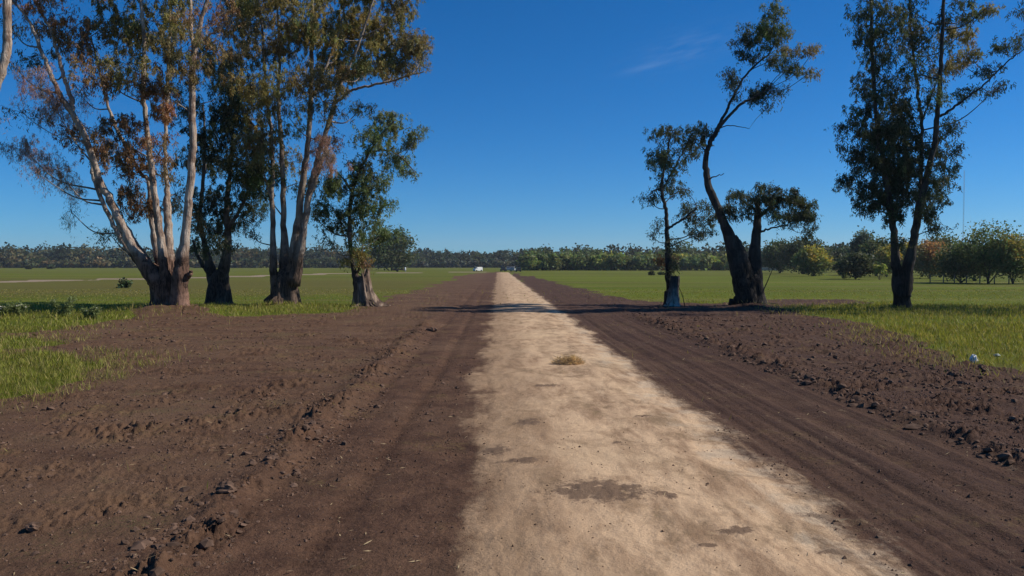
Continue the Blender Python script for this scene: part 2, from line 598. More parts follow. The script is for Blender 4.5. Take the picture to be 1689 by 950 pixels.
    dryc = t.mix(t.ramp(n_m, 0.35, 0.65), (0.088, 0.078, 0.019), (0.110, 0.094, 0.026))
    dfac = t.math('MULTIPLY', t.math('ADD', a_dry, t.math('MULTIPLY', t.math('SUBTRACT', gn, 0.5), 0.8)), 0.8, clamp=True)
    g1 = t.mix(dfac, g1, dryc)
    # put them together with noisy borders
    fs = t.ramp(t.math('ADD', a_soil, t.math('MULTIPLY', t.math('SUBTRACT', n_f, 0.5), 0.9)), 0.34, 0.62)
    c = t.mix(fs, g1, s1)
    ft = t.ramp(t.math('ADD', a_track, t.math('MULTIPLY', t.math('SUBTRACT', n_m, 0.5), 0.5)), 0.4, 0.75)
    c = t.mix(ft, c, t.mix(n_l, (0.20, 0.150, 0.105), (0.29, 0.225, 0.160)))
    fr = t.ramp(t.math('ADD', a_road, t.math('ADD', t.math('MULTIPLY', t.math('SUBTRACT', n_f, 0.5), 0.9), t.math('MULTIPLY', t.math('SUBTRACT', n_x, 0.5), 1.2))), 0.12, 0.92)
    c = t.mix(fr, c, r1)
    fsp = t.ramp(t.math('ADD', a_spot, t.math('MULTIPLY', t.math('SUBTRACT', n_c, 0.5), 1.3)), 0.18, 0.58)
    c = t.mix(t.math('MULTIPLY', t.math('MULTIPLY', fsp, fr), 0.85), c, t.mix(n_f, (0.092, 0.058, 0.040), (0.150, 0.100, 0.068)))
    t.l.new(c, b.inputs['Base Color'])
    hb = t.math('ADD', t.math('MULTIPLY', n_f, 1.0), t.math('ADD', t.math('MULTIPLY', n_c, 0.7), t.math('MULTIPLY', n_g, 0.35)))
    bs = t.math('MULTIPLY_ADD', a_road, -0.035, 0.065)
    bn = nt.nodes.new('ShaderNodeBump')
    bn.inputs['Strength'].default_value = 0.7
    t.l.new(bs, bn.inputs['Distance'])
    t.l.new(hb, bn.inputs['Height'])
    t.l.new(bn.outputs[0], b.inputs['Normal'])
    return m


def bark_material(name, pale, mid, dark, butt, split_h=2.6, patch=0.5):
    """smooth pale bark high up, rough brown bark at the foot"""
    m, nt, b = new_mat(name, 0.85, 0.15)
    t = NT(nt)
    P = t.coord('Object')
    n1 = t.noise(t.coord('Object', (1, 1, 0.18)), 5, 5, 0.6)
    n2 = t.noise(P, 1.1, 4, 0.6)
    n3 = t.noise(t.coord('Object', (1, 1, 0.12)), 14, 4, 0.65)
    c = t.mix(t.ramp(n1, 0.38, 0.62), mid, pale)
    c = t.mix(t.math('MULTIPLY', t.ramp(n2, patch, patch + .13), 0.8), c, dark)
    sep = nt.nodes.new('ShaderNodeSeparateXYZ')
    t.l.new(P, sep.inputs[0])
    low = t.ramp(t.math('ADD', sep.outputs['Z'], t.math('MULTIPLY', t.math('SUBTRACT', n2, 0.5), 2.4)), split_h + .5, split_h - .5)
    bt = t.mix(t.ramp(n3, 0.40, 0.60), tuple(q * 0.28 for q in butt), butt)
    bt = t.mix(t.math('MULTIPLY', t.ramp(n2, 0.48, 0.62), 0.6), bt, tuple(q * 1.9 for q in butt))
    c = t.mix(low, c, bt)
    t.l.new(c, b.inputs['Base Color'])
    t.bump(t.math('ADD', n3, t.math('MULTIPLY', n1, .6)), 1.0, 0.14, b)
    return m


def leaf_material():
    m, nt, b = new_mat('foliage', 0.6, 0.25)
    t = NT(nt)
    c = t.attr('tint', True)
    t.l.new(c, b.inputs['Base Color'])
    tr = nt.nodes.new('ShaderNodeBsdfTranslucent')
    t.l.new(t.mix(0.5, c, (0.9, 0.8, 0.2), 'MULTIPLY'), tr.inputs['Color'])
    mx = nt.nodes.new('ShaderNodeMixShader')
    mx.inputs[0].default_value = 0.45
    t.l.new(b.outputs[0], mx.inputs[1])
    t.l.new(tr.outputs[0], mx.inputs[2])
    t.l.new(mx.outputs[0], nt.nodes['Material Output'].inputs[0])
    return m


def plain(name, col, rough=0.6, spec=0.3, var=0.25, scale=6):
    m, nt, b = new_mat(name, rough, spec)
    t = NT(nt)
    n = t.noise(t.coord('Object'), scale, 4, 0.6)
    lo = tuple(q * (1 - var) for q in col)
    hi = tuple(min(1, q * (1 + var)) for q in col)
    t.l.new(t.mix(t.ramp(n, .3, .7), lo, hi), b.inputs['Base Color'])
    return m


M_GROUND = ground_material()
M_LEAF = leaf_material()
M_BARK = bark_material('gum_bark', (0.52, 0.43, 0.35), (0.34, 0.245, 0.185), (0.17, 0.105, 0.075), (0.17, 0.100, 0.072), 3.0, 0.50)
M_BARK2 = bark_material('grey_gum_bark', (0.38, 0.32, 0.265), (0.23, 0.175, 0.14), (0.12, 0.085, 0.066), (0.125, 0.086, 0.065), 3.4, 0.49)
M_BARKD = bark_material('dark_bark', (0.17, 0.145, 0.12), (0.10, 0.082, 0.066), (0.055, 0.046, 0.04), (0.062, 0.050, 0.042), 3.0, 0.5)
M_BARK_SHADED = bark_material('shaded_bark', (0.085, 0.075, 0.066), (0.05, 0.043, 0.038), (0.03, 0.026, 0.024), (0.034, 0.029, 0.026), 3.0, 0.5)  # dark bark with the shade on the right-hand trunks painted into its colour
M_BARKF = plain('far_bark', (0.10, 0.082, 0.066), 0.9, 0.1, 0.4, 3)
M_DEAD = bark_material('dead_wood', (0.30, 0.225, 0.17), (0.15, 0.098, 0.072), (0.045, 0.030, 0.026), (0.2, 0.14, 0.11), -3, 0.46)
M_STUMP = bark_material('grey_stump', (0.09, 0.08, 0.075), (0.06, 0.052, 0.048), (0.04, 0.035, 0.033), (0.44, 0.39, 0.34), 0.75, 0.42)

# ------------------------------------------------------------------ ground
rows = np.concatenate([np.array([-400, -120, -40, -15, -6, 0, 2.0, 2.7]), np.geomspace(3.4, 42, 415), np.geomspace(42.4, 140, 44), np.geomspace(144, 5000, 38)])
uc = np.linspace(-1, 1, 861)
outer = np.linspace(0, 1, 15)[1:] ** 3
NR, NC = len(rows), len(uc) + 2 * len(outer)
W = 0.74 * np.maximum(rows, 0) + 2.0
inner = W[:, None] * uc[None]
ext = W[:, None] + (6000 - W[:, None]) * outer[None]
GX = np.concatenate([-ext[:, ::-1], inner, ext], axis=1)
GY = np.repeat(rows[:, None], NC, 1)
gx, gy = GX.ravel(), GY.ravel()
LAY = layout(gx, gy)
GV = np.stack([gx, gy, LAY['h']], -1)
ii, jj = np.meshgrid(np.arange(NR - 1), np.arange(NC - 1), indexing='ij')
GQ = np.stack([ii * NC + jj, ii * NC + jj + 1, (ii + 1) * NC + jj + 1, (ii + 1) * NC + jj], -1).reshape(-1, 4)
road_f = LAY['road'][GQ].mean(1) > 0.5
soil_f = (~road_f) & (LAY['soil'][GQ].mean(1) > 0.5)
track_f = (~road_f) & (~soil_f) & (LAY['track'][GQ].mean(1) > 0.55)
field_f = ~(road_f | soil_f | track_f)
for nm, sel in (('field', field_f), ('bare_ground', soil_f), ('road', road_f), ('path', track_f)):
    q = GQ[sel]
    used = np.unique(q)
    remap = np.zeros(len(GV), np.int32)
    remap[used] = np.arange(len(used))
    o = mesh_np(nm, GV[used], remap[q], M_GROUND, None, True, attrs={k: LAY[k][used] for k in ('soil', 'road', 'track', 'spot', 'dry', 'rough')})
    tag(o, {'field': 'flat green pasture reaching to the far trees', 'bare_ground': 'dark freshly graded bare soil along both sides of the road',
            'road': 'straight pale sand road running to the horizon', 'path': 'pale graded track crossing the left pasture'}[nm], kind='structure')
del GX, GY


# ------------------------------------------------------------------ foliage
def leaf_mesh(P, L, Wd, D, S):
    """P base points, L lengths, Wd widths, D directions, S side vectors -> verts, quads"""
    n = len(P)
    mid = P + D * (L * 0.45)[:, None]
    V = np.stack([P, mid + S * (Wd / 2)[:, None], P + D * L[:, None], mid - S * (Wd / 2)[:, None]], 1).reshape(-1, 3)
    Q = np.arange(n * 4).reshape(n, 4)
    return V, Q


def leaf_frames(n, rng, droop):
    D = rng.normal(size=(n, 3))
    D[:, 2] = D[:, 2] * 0.6 - droop
    D /= np.linalg.norm(D, axis=1)[:, None]
    S = np.cross(D, rng.normal(size=(n, 3)))
    S /= np.linalg.norm(S, axis=1)[:, None] + 1e-9
    return D, S


TINT = {
    'olive': (0.262, 0.226, 0.080), 'rust': (0.300, 0.175, 0.085), 'pink': (0.358, 0.224, 0.179), 'brown': (0.250, 0.150, 0.075),
    'dark': (0.064, 0.082, 0.044), 'green': (0.122, 0.155, 0.057), 'fresh': (0.158, 0.200, 0.083), 'yellow': (0.300, 0.265, 0.050),
    'khaki': (0.228, 0.190, 0.084), 'deep': (0.085, 0.109, 0.049), 'lime': (0.215, 0.260, 0.072), 'grey': (0.179, 0.188, 0.134),
    'blue': (0.084, 0.118, 0.084), 'gold': (0.240, 0.205, 0.060),
}


STEM_K = 0.70


def gum_tree(name, label, base, stems, clusters, bark, trunk, seed, depth_spread=2.2, leaf=(0.23, 0.050), droop=1.5, dens=1.0, sub=None, group=None,
             tilt=None, extra=None):
    """stems: [[(px,py,r_px),...], (depth offset start, end), bark]; clusters: (px,py,rx,ry,density,tint[,depth])"""
    rng = np.random.RandomState(seed)
    bx, by = at(*base)
    bz = height(bx, by) - 0.05
    depth = by
    s = depth / F
    origin = np.array([bx, by, bz])
    root = empty(name, origin)
    tag(root, label, 'tree', group)
    # trunk
    tp, tr_, fl, lb = trunk
    P = catmull([at_depth(a, b_, depth) for a, b_, _ in tp], 7)
    rr = np.interp(np.linspace(0, len(tp) - 1, len(P)), np.arange(len(tp)), [r for *_, r in tp]) * s
    P[0, 2] = bz - 0.15
    V, Q, T = tube(P, rr, 30, 0.18, fl, seed, True, lb)
    mesh_np('trunk', V - origin, [Q, T], bark, root)
    spts, srad = [P], [rr]
    for k, st in enumerate(stems):
        pts, (d0, d1) = st[0], st[1]
        mat = st[2] if len(st) > 2 else bark
        C = [at_depth(a, b_, depth + d0 + (d1 - d0) * (i / max(1, len(pts) - 1)) ** 0.8) for i, (a, b_, _) in enumerate(pts)]
        Pc = catmull(C, 6)
        # slight wander
        Pc[1:-1] += rng.normal(size=(len(Pc) - 2, 3)) * 0.025
        rc = np.interp(np.linspace(0, len(pts) - 1, len(Pc)), np.arange(len(pts)), [r for *_, r in pts]) * s * STEM_K
        V, Q, T = tube(Pc, rc, 12, 0.16, 0, seed * 7 + k)
        mesh_np('stem', V - origin, [Q, T], mat, root)
        spts.append(Pc)
        srad.append(rc)
    SP, SR = np.concatenate(spts), np.concatenate(srad)
    # branches, twigs and leaves
    br, tw = MB(), MB()
    LP, LL, LW, LD, LS, LC = [], [], [], [], [], []
    for ci, cl in enumerate(clusters):
        px, py, rx, ry, dn, tint = cl[:6]
        dz = cl[6] if len(cl) > 6 else rng.uniform(-0.9, 1.15) * depth_spread
        c = at_depth(px, py, depth + dz)
        a, h = rx * s, ry * s
        b_ = min(a, h) * 0.9 + 0.15
        # limb from the best stem point
        d = SP - c
        hd = np.hypot(d[:, 0], d[:, 1])
        cost = np.linalg.norm(d, axis=1) + 1.8 * np.maximum(0, SP[:, 2] - (c[2] - 0.45 * hd)) + 0.6 * (SR > 0.32)
        bi = int(np.argmin(cost))
        p0 = SP[bi]
        r0 = min(SR[bi] * 0.55, 0.03 + 0.009 * np.linalg.norm(c - p0))
        mid = (p0 + c) / 2 + np.array([0, 0, -0.10 * hd[bi]]) + rng.normal(size=3) * 0.15
        Pb = catmull([p0, mid, c], 5)
        V, Q, T = tube(Pb, np.linspace(r0, 0.018, len(Pb)), 5, 0.1, 0, ci)
        br.add(V, Q, T)
        K = max(7, int(4.5 * a * h + 7))
        nleaf = int(dn * dens * 900 * a * h * (2.2 if tint in ('pink', 'grey') else 1) + 20)
        sc = rng.normal(size=(K, 3))
        sc /= np.linalg.norm(sc, axis=1)[:, None]
        sc *= (rng.rand(K) ** 0.40 * 1.08)[:, None]
        sc = sc * np.array([a, b_, h])
        rs = 0.30 * min(a, h) + 0.22
        for q in range(K):
            e = c + sc[q]
            m2 = (c + e) / 2 + rng.normal(size=3) * 0.12 + np.array([0, 0, 0.12])
            V, Q, T = tube(np.array([c, m2, e]), np.array([0.016, 0.011, 0.006]), 3, 0, 0, 0, False)
            tw.add(V, Q, None)
        w = rng.rand(K) ** 1.2 + 0.12
        who = rng.choice(K, nleaf, p=w / w.sum())
        # leaves hang in drooping strands below each twig end
        NS = 9
        so = rng.normal(size=(K, NS, 3)) * np.array([.62, .62, .42]) * rs
        sl = rng.uniform(.25, 1.0, (K, NS)) * (0.35 + 0.5 * rs) * (1.5 if tint in ('pink', 'grey') else 1.0)
        sw = rng.normal(size=(K, NS, 2)) * .28
        ks = rng.randint(0, NS, nleaf)
        tt = rng.rand(nleaf) ** .8
        sl_ = sl[who, ks] * tt
        P_ = c + sc[who] + so[who, ks] + rng.normal(size=(nleaf, 3)) * 0.055
        P_[:, 0] += sw[who, ks, 0] * sl_
        P_[:, 1] += sw[who, ks, 1] * sl_
        P_[:, 2] += 0.12 - sl_
        D, S = leaf_frames(nleaf, rng, droop)
        fine = 0.5 if tint in ('pink', 'grey') else 1.0
        LP.append(P_)
        LD.append(D)
        LS.append(S)
        LL.append(leaf[0] * rng.uniform(0.6, 1.25, nleaf))
        LW.append(leaf[1] * fine * rng.uniform(0.7, 1.3, nleaf))
        t0 = np.array(TINT[tint])
        sub_t = rng.uniform(0.75, 1.3, K)[who]
        hue = np.clip(rng.normal(0, 1, nleaf) * 0.08 + rng.normal(0, 0.09, K)[who], -0.25, 0.22)
        col = t0 * (sub_t * rng.uniform(0.7, 1.3, nleaf))[:, None]
        col[:, 0] *= 1 + hue
        col[:, 1] *= 1 - hue * 0.25
        LC.append(col)
    if clusters:
        o = br.build('branches', bark if bark in (M_BARKD, M_BARK_SHADED) else M_BARK2, root, True)
        o['kind'] = 'stuff'
        o.data.transform(__import__('mathutils').Matrix.Translation(-Vector(origin)))
        o = tw.build('twigs', M_BARKF, root, True)
        o['kind'] = 'stuff'
        o.data.transform(__import__('mathutils').Matrix.Translation(-Vector(origin)))
        V, Q = leaf_mesh(np.concatenate(LP), np.concatenate(LL), np.concatenate(LW), np.concatenate(LD), np.concatenate(LS))
        o = mesh_np('crown', V - origin, Q, M_LEAF, root, False, cattr=np.repeat(np.concatenate(LC), 4, 0))
        o['kind'] = 'stuff'
    return root, origin, s, depth


# ---- tree 1: pale trunk leaning in at the left edge
gum_tree('gum_tree', 'smooth pale leaning trunk cut off by the left edge of the picture', (-78, 528),
         [[[(-74, 500, 17), (-50, 330, 14), (-18, 175, 11.5), (4, 110, 10), (12, 60, 9), (10, 0, 8.5), (2, -60, 7), (-8, -130, 4)], (0, 0.3)],
          [[(-50, 320, 9), (-85, 200, 7), (-110, 80, 5), (-120, -30, 3)], (0, 1.0)]],
         [(-110, -20, 40, 40, .5, 'rust'), (-130, 60, 35, 40, .5, 'brown'), (5, -110, 45, 35, .6, 'olive'), (-50, -90, 45, 40, .5, 'rust'), (-110, 140, 30, 40, .4, 'pink'),
          (40, -150, 40, 30, .6, 'olive'), (-25, 190, 20, 30, .2, 'pink', -1.0)],
         M_BARK, ([(-78, 530, 26), (-77, 515, 20), (-73, 480, 16)], None, 0.25, 5), 101)

# ---- tree 2: the big many-stemmed gum on the left
T2 = gum_tree('gum_tree', 'large many-stemmed pale gum on a dirt mound with rusty thinning foliage', (283, 515),
         [[[(268, 490, 16), (256, 462, 19), (240, 438, 17), (212, 392, 12), (190, 348, 9), (166, 300, 8), (150, 250, 7), (132, 208, 6.5), (112, 178, 6), (97, 150, 5), (80, 112, 4.6), (64, 72, 4), (45, 30, 3), (20, 0, 2.5), (0, -40, 1.6)], (-.3, -1.5)],
          [[(246, 452, 14), (228, 428, 10), (205, 402, 6.5), (184, 365, 5), (166, 325, 5), (154, 292, 4.5), (153, 270, 4)], (-.1, 0.6)],
          [[(120, 190, 5), (118, 165, 4.8), (106, 130, 4.4), (98, 100, 4), (88, 60, 3.5), (70, 25, 3), (52, -8, 2.4), (30, -60, 1.5)], (-1.0, -0.4)],
          [[(276, 505, 16), (275, 470, 15), (270, 430, 12), (262, 370, 8), (254, 310, 7), (246, 250, 6.4), (240, 195, 5.6), (236, 140, 5), (238, 80, 4.4), (234, 20, 3.8), (228, -60, 3), (224, -140, 1.5)], (-.4, -0.6)],
          [[(268, 460, 14), (256, 400, 8), (248, 340, 6), (246, 300, 5.5), (232, 285, 4), (214, 255, 4), (196, 220, 3.8), (182, 185, 3.4), (172, 150, 3), (165, 118, 2.4), (150, 60, 2)], (0.4, 1.4)],
          [[(286, 500, 16), (283, 460, 15), (279, 420, 12), (277, 370, 9), (276, 335, 8.5), (274, 292, 4.6), (272, 240, 4.2), (276, 190, 4), (276, 130, 3.6), (280, 60, 3), (282, -10, 2.4), (286, -80, 1.4)], (0.5, 1.2)],
          [[(298, 519, 34), (297, 508, 24), (296, 488, 20), (297, 460, 18), (301, 428, 14), (307, 375, 9.5), (312, 325, 8.6), (316, 270, 8.2), (318, 215, 7.6), (317, 160, 7), (317, 115, 6.6), (321, 78, 6), (330, 38, 5), (342, 0, 4.2), (358, -60, 3), (368, -120, 1.6)], (-.5, -1.4)],
          [[(320, 80, 4.6), (315, 45, 4), (314, 5, 3.4), (310, -50, 2.4), (312, -110, 1.4)], (-1.1, -.2)],
          [[(324, 76, 3), (345, 60, 2.4), (368, 40, 2), (390, 22, 1.4)], (-1.2, -2)],
          [[(300, 480, 9), (306, 462, 7), (313, 452, 5.5), (316, 447, 3)], (-.7, -1.0)],
          [[(150, 250, 3.6), (138, 236, 2.6), (118, 228, 2), (100, 232, 1.4)], (-.5, -1.6)]],
         [(90, 25, 45, 32, .55, 'rust'), (140, 55, 42, 42, .62, 'rust'), (200, 40, 45, 45, .85, 'olive'), (255, 35, 42, 48, .8, 'olive'), (292, 85, 36, 48, .6, 'khaki'),
          (212, 105, 32, 45, .6, 'olive'), (258, 150, 28, 48, .8, 'rust'), (68, 145, 32, 36, .34, 'pink'), (36, 185, 34, 30, .07, 'dark'), (42, 248, 32, 22, .45, 'pink'),
          (98, 285, 30, 45, .30, 'pink'), (125, 215, 28, 30, .5, 'brown'), (118, 350, 12, 32, .10, 'grey'), (165, 245, 26, 28, .7, 'brown'), (195, 225, 34, 32, .7, 'brown'), (212, 280, 30, 38, .8, 'brown'),
          (232, 335, 28, 38, .65, 'brown'), (180, 385, 24, 18, .22, 'green', 2.5), (58, 92, 36, 26, .16, 'dark'), (330, 60, 30, 40, .3, 'rust'), (262, 255, 24, 40, .5, 'brown'), (290, 320, 16, 34, .4, 'khaki', 1.5),
          (160, 120, 30, 30, .5, 'rust'), (298, 18, 36, 30, .55, 'olive'), (110, -40, 60, 40, .4, 'rust'), (180, -50, 50, 40, .6, 'olive'), (240, -60, 50, 45, .7, 'olive'), (310, -60, 50, 45, .6, 'olive'),
          (230, -140, 45, 40, .6, 'olive'), (350, -110, 45, 45, .6, 'khaki'), (300, -140, 40, 35, .6, 'olive'), (30, -30, 40, 30, .3, 'rust'), (370, 20, 30, 30, .4, 'rust'), (15, 40, 25, 25, .15, 'dark'),
          (92, 180, 28, 30, .36, 'pink'), (60, 285, 18, 26, .12, 'pink'), (10, 95, 14, 20, .12, 'dark'), (135, 160, 18, 18, .2, 'pink')],
         M_BARK, ([(272, 519, 27), (271, 509, 19), (269, 492, 16), (265, 472, 16), (257, 452, 14.5), (248, 438, 8)], None, 0.30, 5), 202, 3.0, dens=3.3)

# ---- tree 3: dark gum behind
gum_tree('gum_tree', 'dark short-trunked tree between the big many-stemmed gum and the olive crowned gum', (360, 503),
         [[[(357, 480, 17), (348, 446, 12), (338, 405, 6), (330, 360, 5), (335, 300, 4), (338, 240, 3), (335, 170, 2)], (0, .8)],
          [[(363, 480, 18), (369, 445, 14), (376, 400, 8), (374, 350, 6.4), (378, 290, 5), (384, 230, 3.5), (380, 160, 2)], (0, -.8)],
          [[(352, 460, 7), (335, 437, 5), (325, 420, 4), (318, 396, 3)], (0, 1)],
          [[(374, 380, 4.5), (398, 340, 3.6), (416, 290, 2.6), (420, 250, 1.8)], (-.5, -1.5)]],
         [(348, 200, 42, 38, 1.0, 'dark'), (390, 235, 42, 40, 1.0, 'dark'), (340, 262, 38, 40, 1.0, 'dark'), (400, 298, 36, 36, 1.0, 'deep'), (338, 325, 34, 36, .9, 'dark'), (384, 352, 36, 32, .9, 'dark'),
          (350, 388, 30, 26, .8, 'deep'), (424, 268, 22, 24, .7, 'dark'), (330, 410, 16, 16, .4, 'dark'), (412, 345, 20, 20, .5, 'deep'), (312, 150, 28, 36, .8, 'dark'), (372, 140, 34, 38, .8, 'dark'), (376, 402, 22, 16, .5, 'dark'),
          (398, 180, 30, 30, .8, 'deep'), (322, 358, 18, 20, .6, 'khaki'), (355, 90, 30, 40, .6, 'deep'), (430, 345, 18, 16, .4, 'dark')],
         M_BARKD, ([(360, 505, 24), (360, 497, 18), (361, 478, 16), (361, 458, 13), (361, 445, 5)], None, 0.2, 5), 303, 4.2, dens=2.5)

# ---- tree 4: tall olive-crowned gum
gum_tree('gum_tree', 'tall gum with broad olive brown crown and a limb leaning right over the stump', (468, 505),
         [[[(457, 495, 14), (452, 455, 10), (450, 380, 6), (448, 320, 5.4), (450, 270, 5), (446, 210, 4.4), (440, 160, 3.8), (436, 100, 3), (430, 30, 2.4), (425, -40, 1.6)], (-.3, .8)],
          [[(470, 480, 20), (470, 435, 13), (468, 370, 7), (467, 300, 6), (463, 230, 5), (459, 160, 4.2), (462, 90, 3.4), (458, 20, 2.6), (455, -60, 1.6)], (.3, 1.6)],
          [[(478, 485, 20), (485, 430, 14), (492, 360, 8.5), (500, 300, 7.6), (508, 240, 6.4), (512, 180, 5.6), (514, 110, 4.8), (514, 40, 4), (518, -40, 2.8), (520, -100, 1.6)], (0, -.2)],
          [[(484, 470, 16), (498, 395, 9), (508, 330, 7), (518, 285, 6.4), (530, 240, 5.8), (542, 205, 5.2), (551, 172, 4.6), (562, 140, 4), (578, 105, 3.4), (596, 60, 2.8), (612, 10, 2), (625, -40, 1.4)], (-.4, -1.8)],
          [[(551, 172, 3.8), (575, 152, 3.2), (602, 143, 2.8), (640, 135, 2.4), (676, 124, 1.8), (700, 118, 1.2)], (-1.2, -1.8)],
          [[(512, 170, 3.6), (528, 130, 3), (545, 92, 2.6), (560, 50, 2.2), (570, 0, 1.6)], (-.1, 1.4)],
          [[(450, 265, 3.2), (430, 225, 2.6), (405, 190, 2.4), (385, 165, 2), (372, 150, 1.4)], (0, 1)],
          [[(448, 330, 2.6), (440, 305, 2), (434, 280, 1.6)], (0, -.6)],
          [[(508, 330, 6), (524, 288, 5), (537, 250, 4), (545, 225, 3)], (-.6, -1.2)]],
         [(402, 45, 44, 46, .7, 'khaki'), (378, 105, 38, 40, .6, 'khaki'), (432, 145, 36, 36, .6, 'olive'), (402, 195, 36, 34, .65, 'olive'), (462, 60, 40, 46, .55, 'khaki'), (522, 38, 50, 42, .75, 'olive'), (582, 38, 46, 42, .85, 'olive'),
          (640, 38, 44, 36, .85, 'olive'), (682, 60, 20, 36, .7, 'khaki'), (560, 90, 44, 34, .75, 'olive'), (618, 92, 42, 26, .8, 'olive'), (672, 100, 30, 14, .6, 'khaki'), (520, 140, 34, 36, .45, 'khaki'),
          (472, 188, 30, 40, .4, 'olive'), (430, 228, 32, 30, .6, 'khaki'), (560, 140, 34, 22, .6, 'khaki'), (600, 118, 30, 18, .6, 'green'), (596, 178, 22, 14, .3, 'deep'), (640, 120, 28, 12, .5, 'khaki'), (690, 108, 16, 9, .5, 'khaki'), (534, 250, 20, 26, .6, 'pink'), (548, 236, 14, 14, .5, 'brown'),
          (424, 288, 32, 28, .7, 'green'), (470, 268, 26, 32, .35, 'khaki'), (500, 300, 20, 20, .3, 'green'), (500, -10, 55, 28, .7, 'olive'), (600, -10, 65, 25, .8, 'olive'), (440, -10, 46, 30, .7, 'olive'), (662, 5, 26, 24, .7, 'khaki'),
          (560, -60, 55, 30, .7, 'olive'), (480, -70, 55, 35, .7, 'olive'), (630, -40, 40, 24, .6, 'khaki'), (700, 76, 10, 24, .5, 'khaki'), (395, 0, 36, 36, .6, 'khaki'), (440, 320, 18, 16, .3, 'green'), (415, 385, 16, 12, .2, 'dark'), (480, 120, 28, 30, .35, 'olive'), (545, 190, 20, 20, .25, 'khaki')],
         M_BARK2, ([(467, 509, 31), (469, 498, 23), (470, 482, 20), (470, 460, 17), (471, 440, 6)], None, 0.28, 5), 404, 4.2, dens=4.3)

# ---- tree 5: fresh green regrowth with a broken stump beside it
gum_tree('gum_tree', 'slim fresh green tree regrowing from the splintered stump', (592, 503),
         [[[(590, 490, 7), (585, 455, 6), (580, 425, 5), (577, 390, 5), (577, 350, 4.4), (582, 315, 4), (594, 280, 3.4), (610, 250, 3), (630, 222, 2.4), (650, 200, 1.6)], (0, -.3)],
          [[(582, 320, 3), (570, 300, 2.4), (556, 285, 1.8)], (0, .8)],
          [[(612, 250, 2.2), (640, 248, 1.8), (664, 262, 1.5), (684, 285, 1)], (0, -.8)],
          [[(588, 455, 3.4), (594, 435, 2.6), (598, 418, 1.8), (597, 402, 1.2)], (-.2, -.5)]],
         [(640, 203, 32, 26, 1.0, 'fresh'), (678, 224, 22, 14, 1.0, 'fresh'), (616, 235, 30, 26, 1.0, 'fresh'), (652, 262, 26, 20, .9, 'fresh'), (676, 285, 14, 9, .8, 'fresh'), (600, 280, 34, 26, .9, 'green'), (562, 300, 34, 30, .85, 'green'),
          (542, 338, 26, 28, .7, 'green'), (602, 328, 34, 30, .85, 'green'), (562, 368, 34, 24, .7, 'deep'), (616, 366, 26, 26, .8, 'fresh'), (545, 398, 18, 12, .35, 'deep'), (590, 392, 30, 16, .6, 'green'), (628, 388, 24, 18, .7, 'fresh'), (700, 215, 9, 9, .6, 'fresh'),
          (590, 424, 17, 14, .75, 'gold', -.4), (606, 440, 11, 11, .6, 'brown', -.4), (570, 430, 12, 10, .5, 'gold', -.2), (612, 300, 24, 20, .8, 'fresh'), (585, 345, 24, 20, .7, 'green'), (520, 360, 14, 16, .4, 'green'), (640, 300, 12, 14, .4, 'fresh'), (645, 335, 12, 14, .4, 'fresh')],
         M_BARKD, ([(592, 505, 12), (592, 495, 9), (589, 480, 7)], None, 0.2, 5), 505, 1.4, (0.22, 0.056), 1.3, 2.3)

# the splintered stump
def stump(name, label, base, prof, mat, seed, jag=0.35, lobes=6, fl=.3, roots=0):
    rng = np.random.RandomState(seed)
    bx, by = at(*base)
    bz = height(bx, by) - 0.05
    s = by / F
    root = empty(name, (bx, by, bz))
    tag(root, label, 'stump')
    P = np.array([at_depth(a, b_, by) for a, b_, _ in prof])
    P = catmull(P, 6)
    rr = np.interp(np.linspace(0, len(prof) - 1, len(P)), np.arange(len(prof)), [r for *_, r in prof]) * s
    P[0, 2] = bz - .1
    V, Q, T = tube(P, rr, 28, .14, fl, seed, True, lobes)
    sides = 28
    top = V[(len(P) - 1) * sides:len(P) * sides]
    top[:, 2] += jag * np.abs(pnoise(np.cos(np.arange(sides) / sides * 6.283) * 2.2 + seed, np.sin(np.arange(sides) / sides * 6.283) * 2.2)) * 1.6
    V[len(P) * sides, 2] -= 0.3
    mesh_np('trunk', V - np.array([bx, by, bz]), [Q, T], mat, root)
    for k in range(roots):
        a = rng.uniform(-2.6, -0.5) if k < roots - 2 else rng.uniform(0, 3)
        d = np.array([math.cos(a), math.sin(a), 0])
        o0 = np.array([0, 0, 0.35])
        ln = rng.uniform(.7, 1.15)
        Pr = catmull([o0 + d * rr[0] * .45, d * rr[0] * .95 + np.array([0, 0, .12]), d * (rr[0] + ln * .5) + np.array([0, 0, -.02])], 4)
        V, Q, T = tube(Pr, np.linspace(.13, .04, len(Pr)), 8, .2, 0, seed + k)
        mesh_np('root', V, [Q, T], mat, root)
    return root


stump('tree_stump', 'splintered pale stump with spreading roots below the slim green tree', (603, 506),
      [(604, 508, 24), (603, 499, 15), (600, 480, 11.5), (598, 464, 10.5), (597, 458, 10)], M_DEAD, 31, .6, 8, .5, 6)

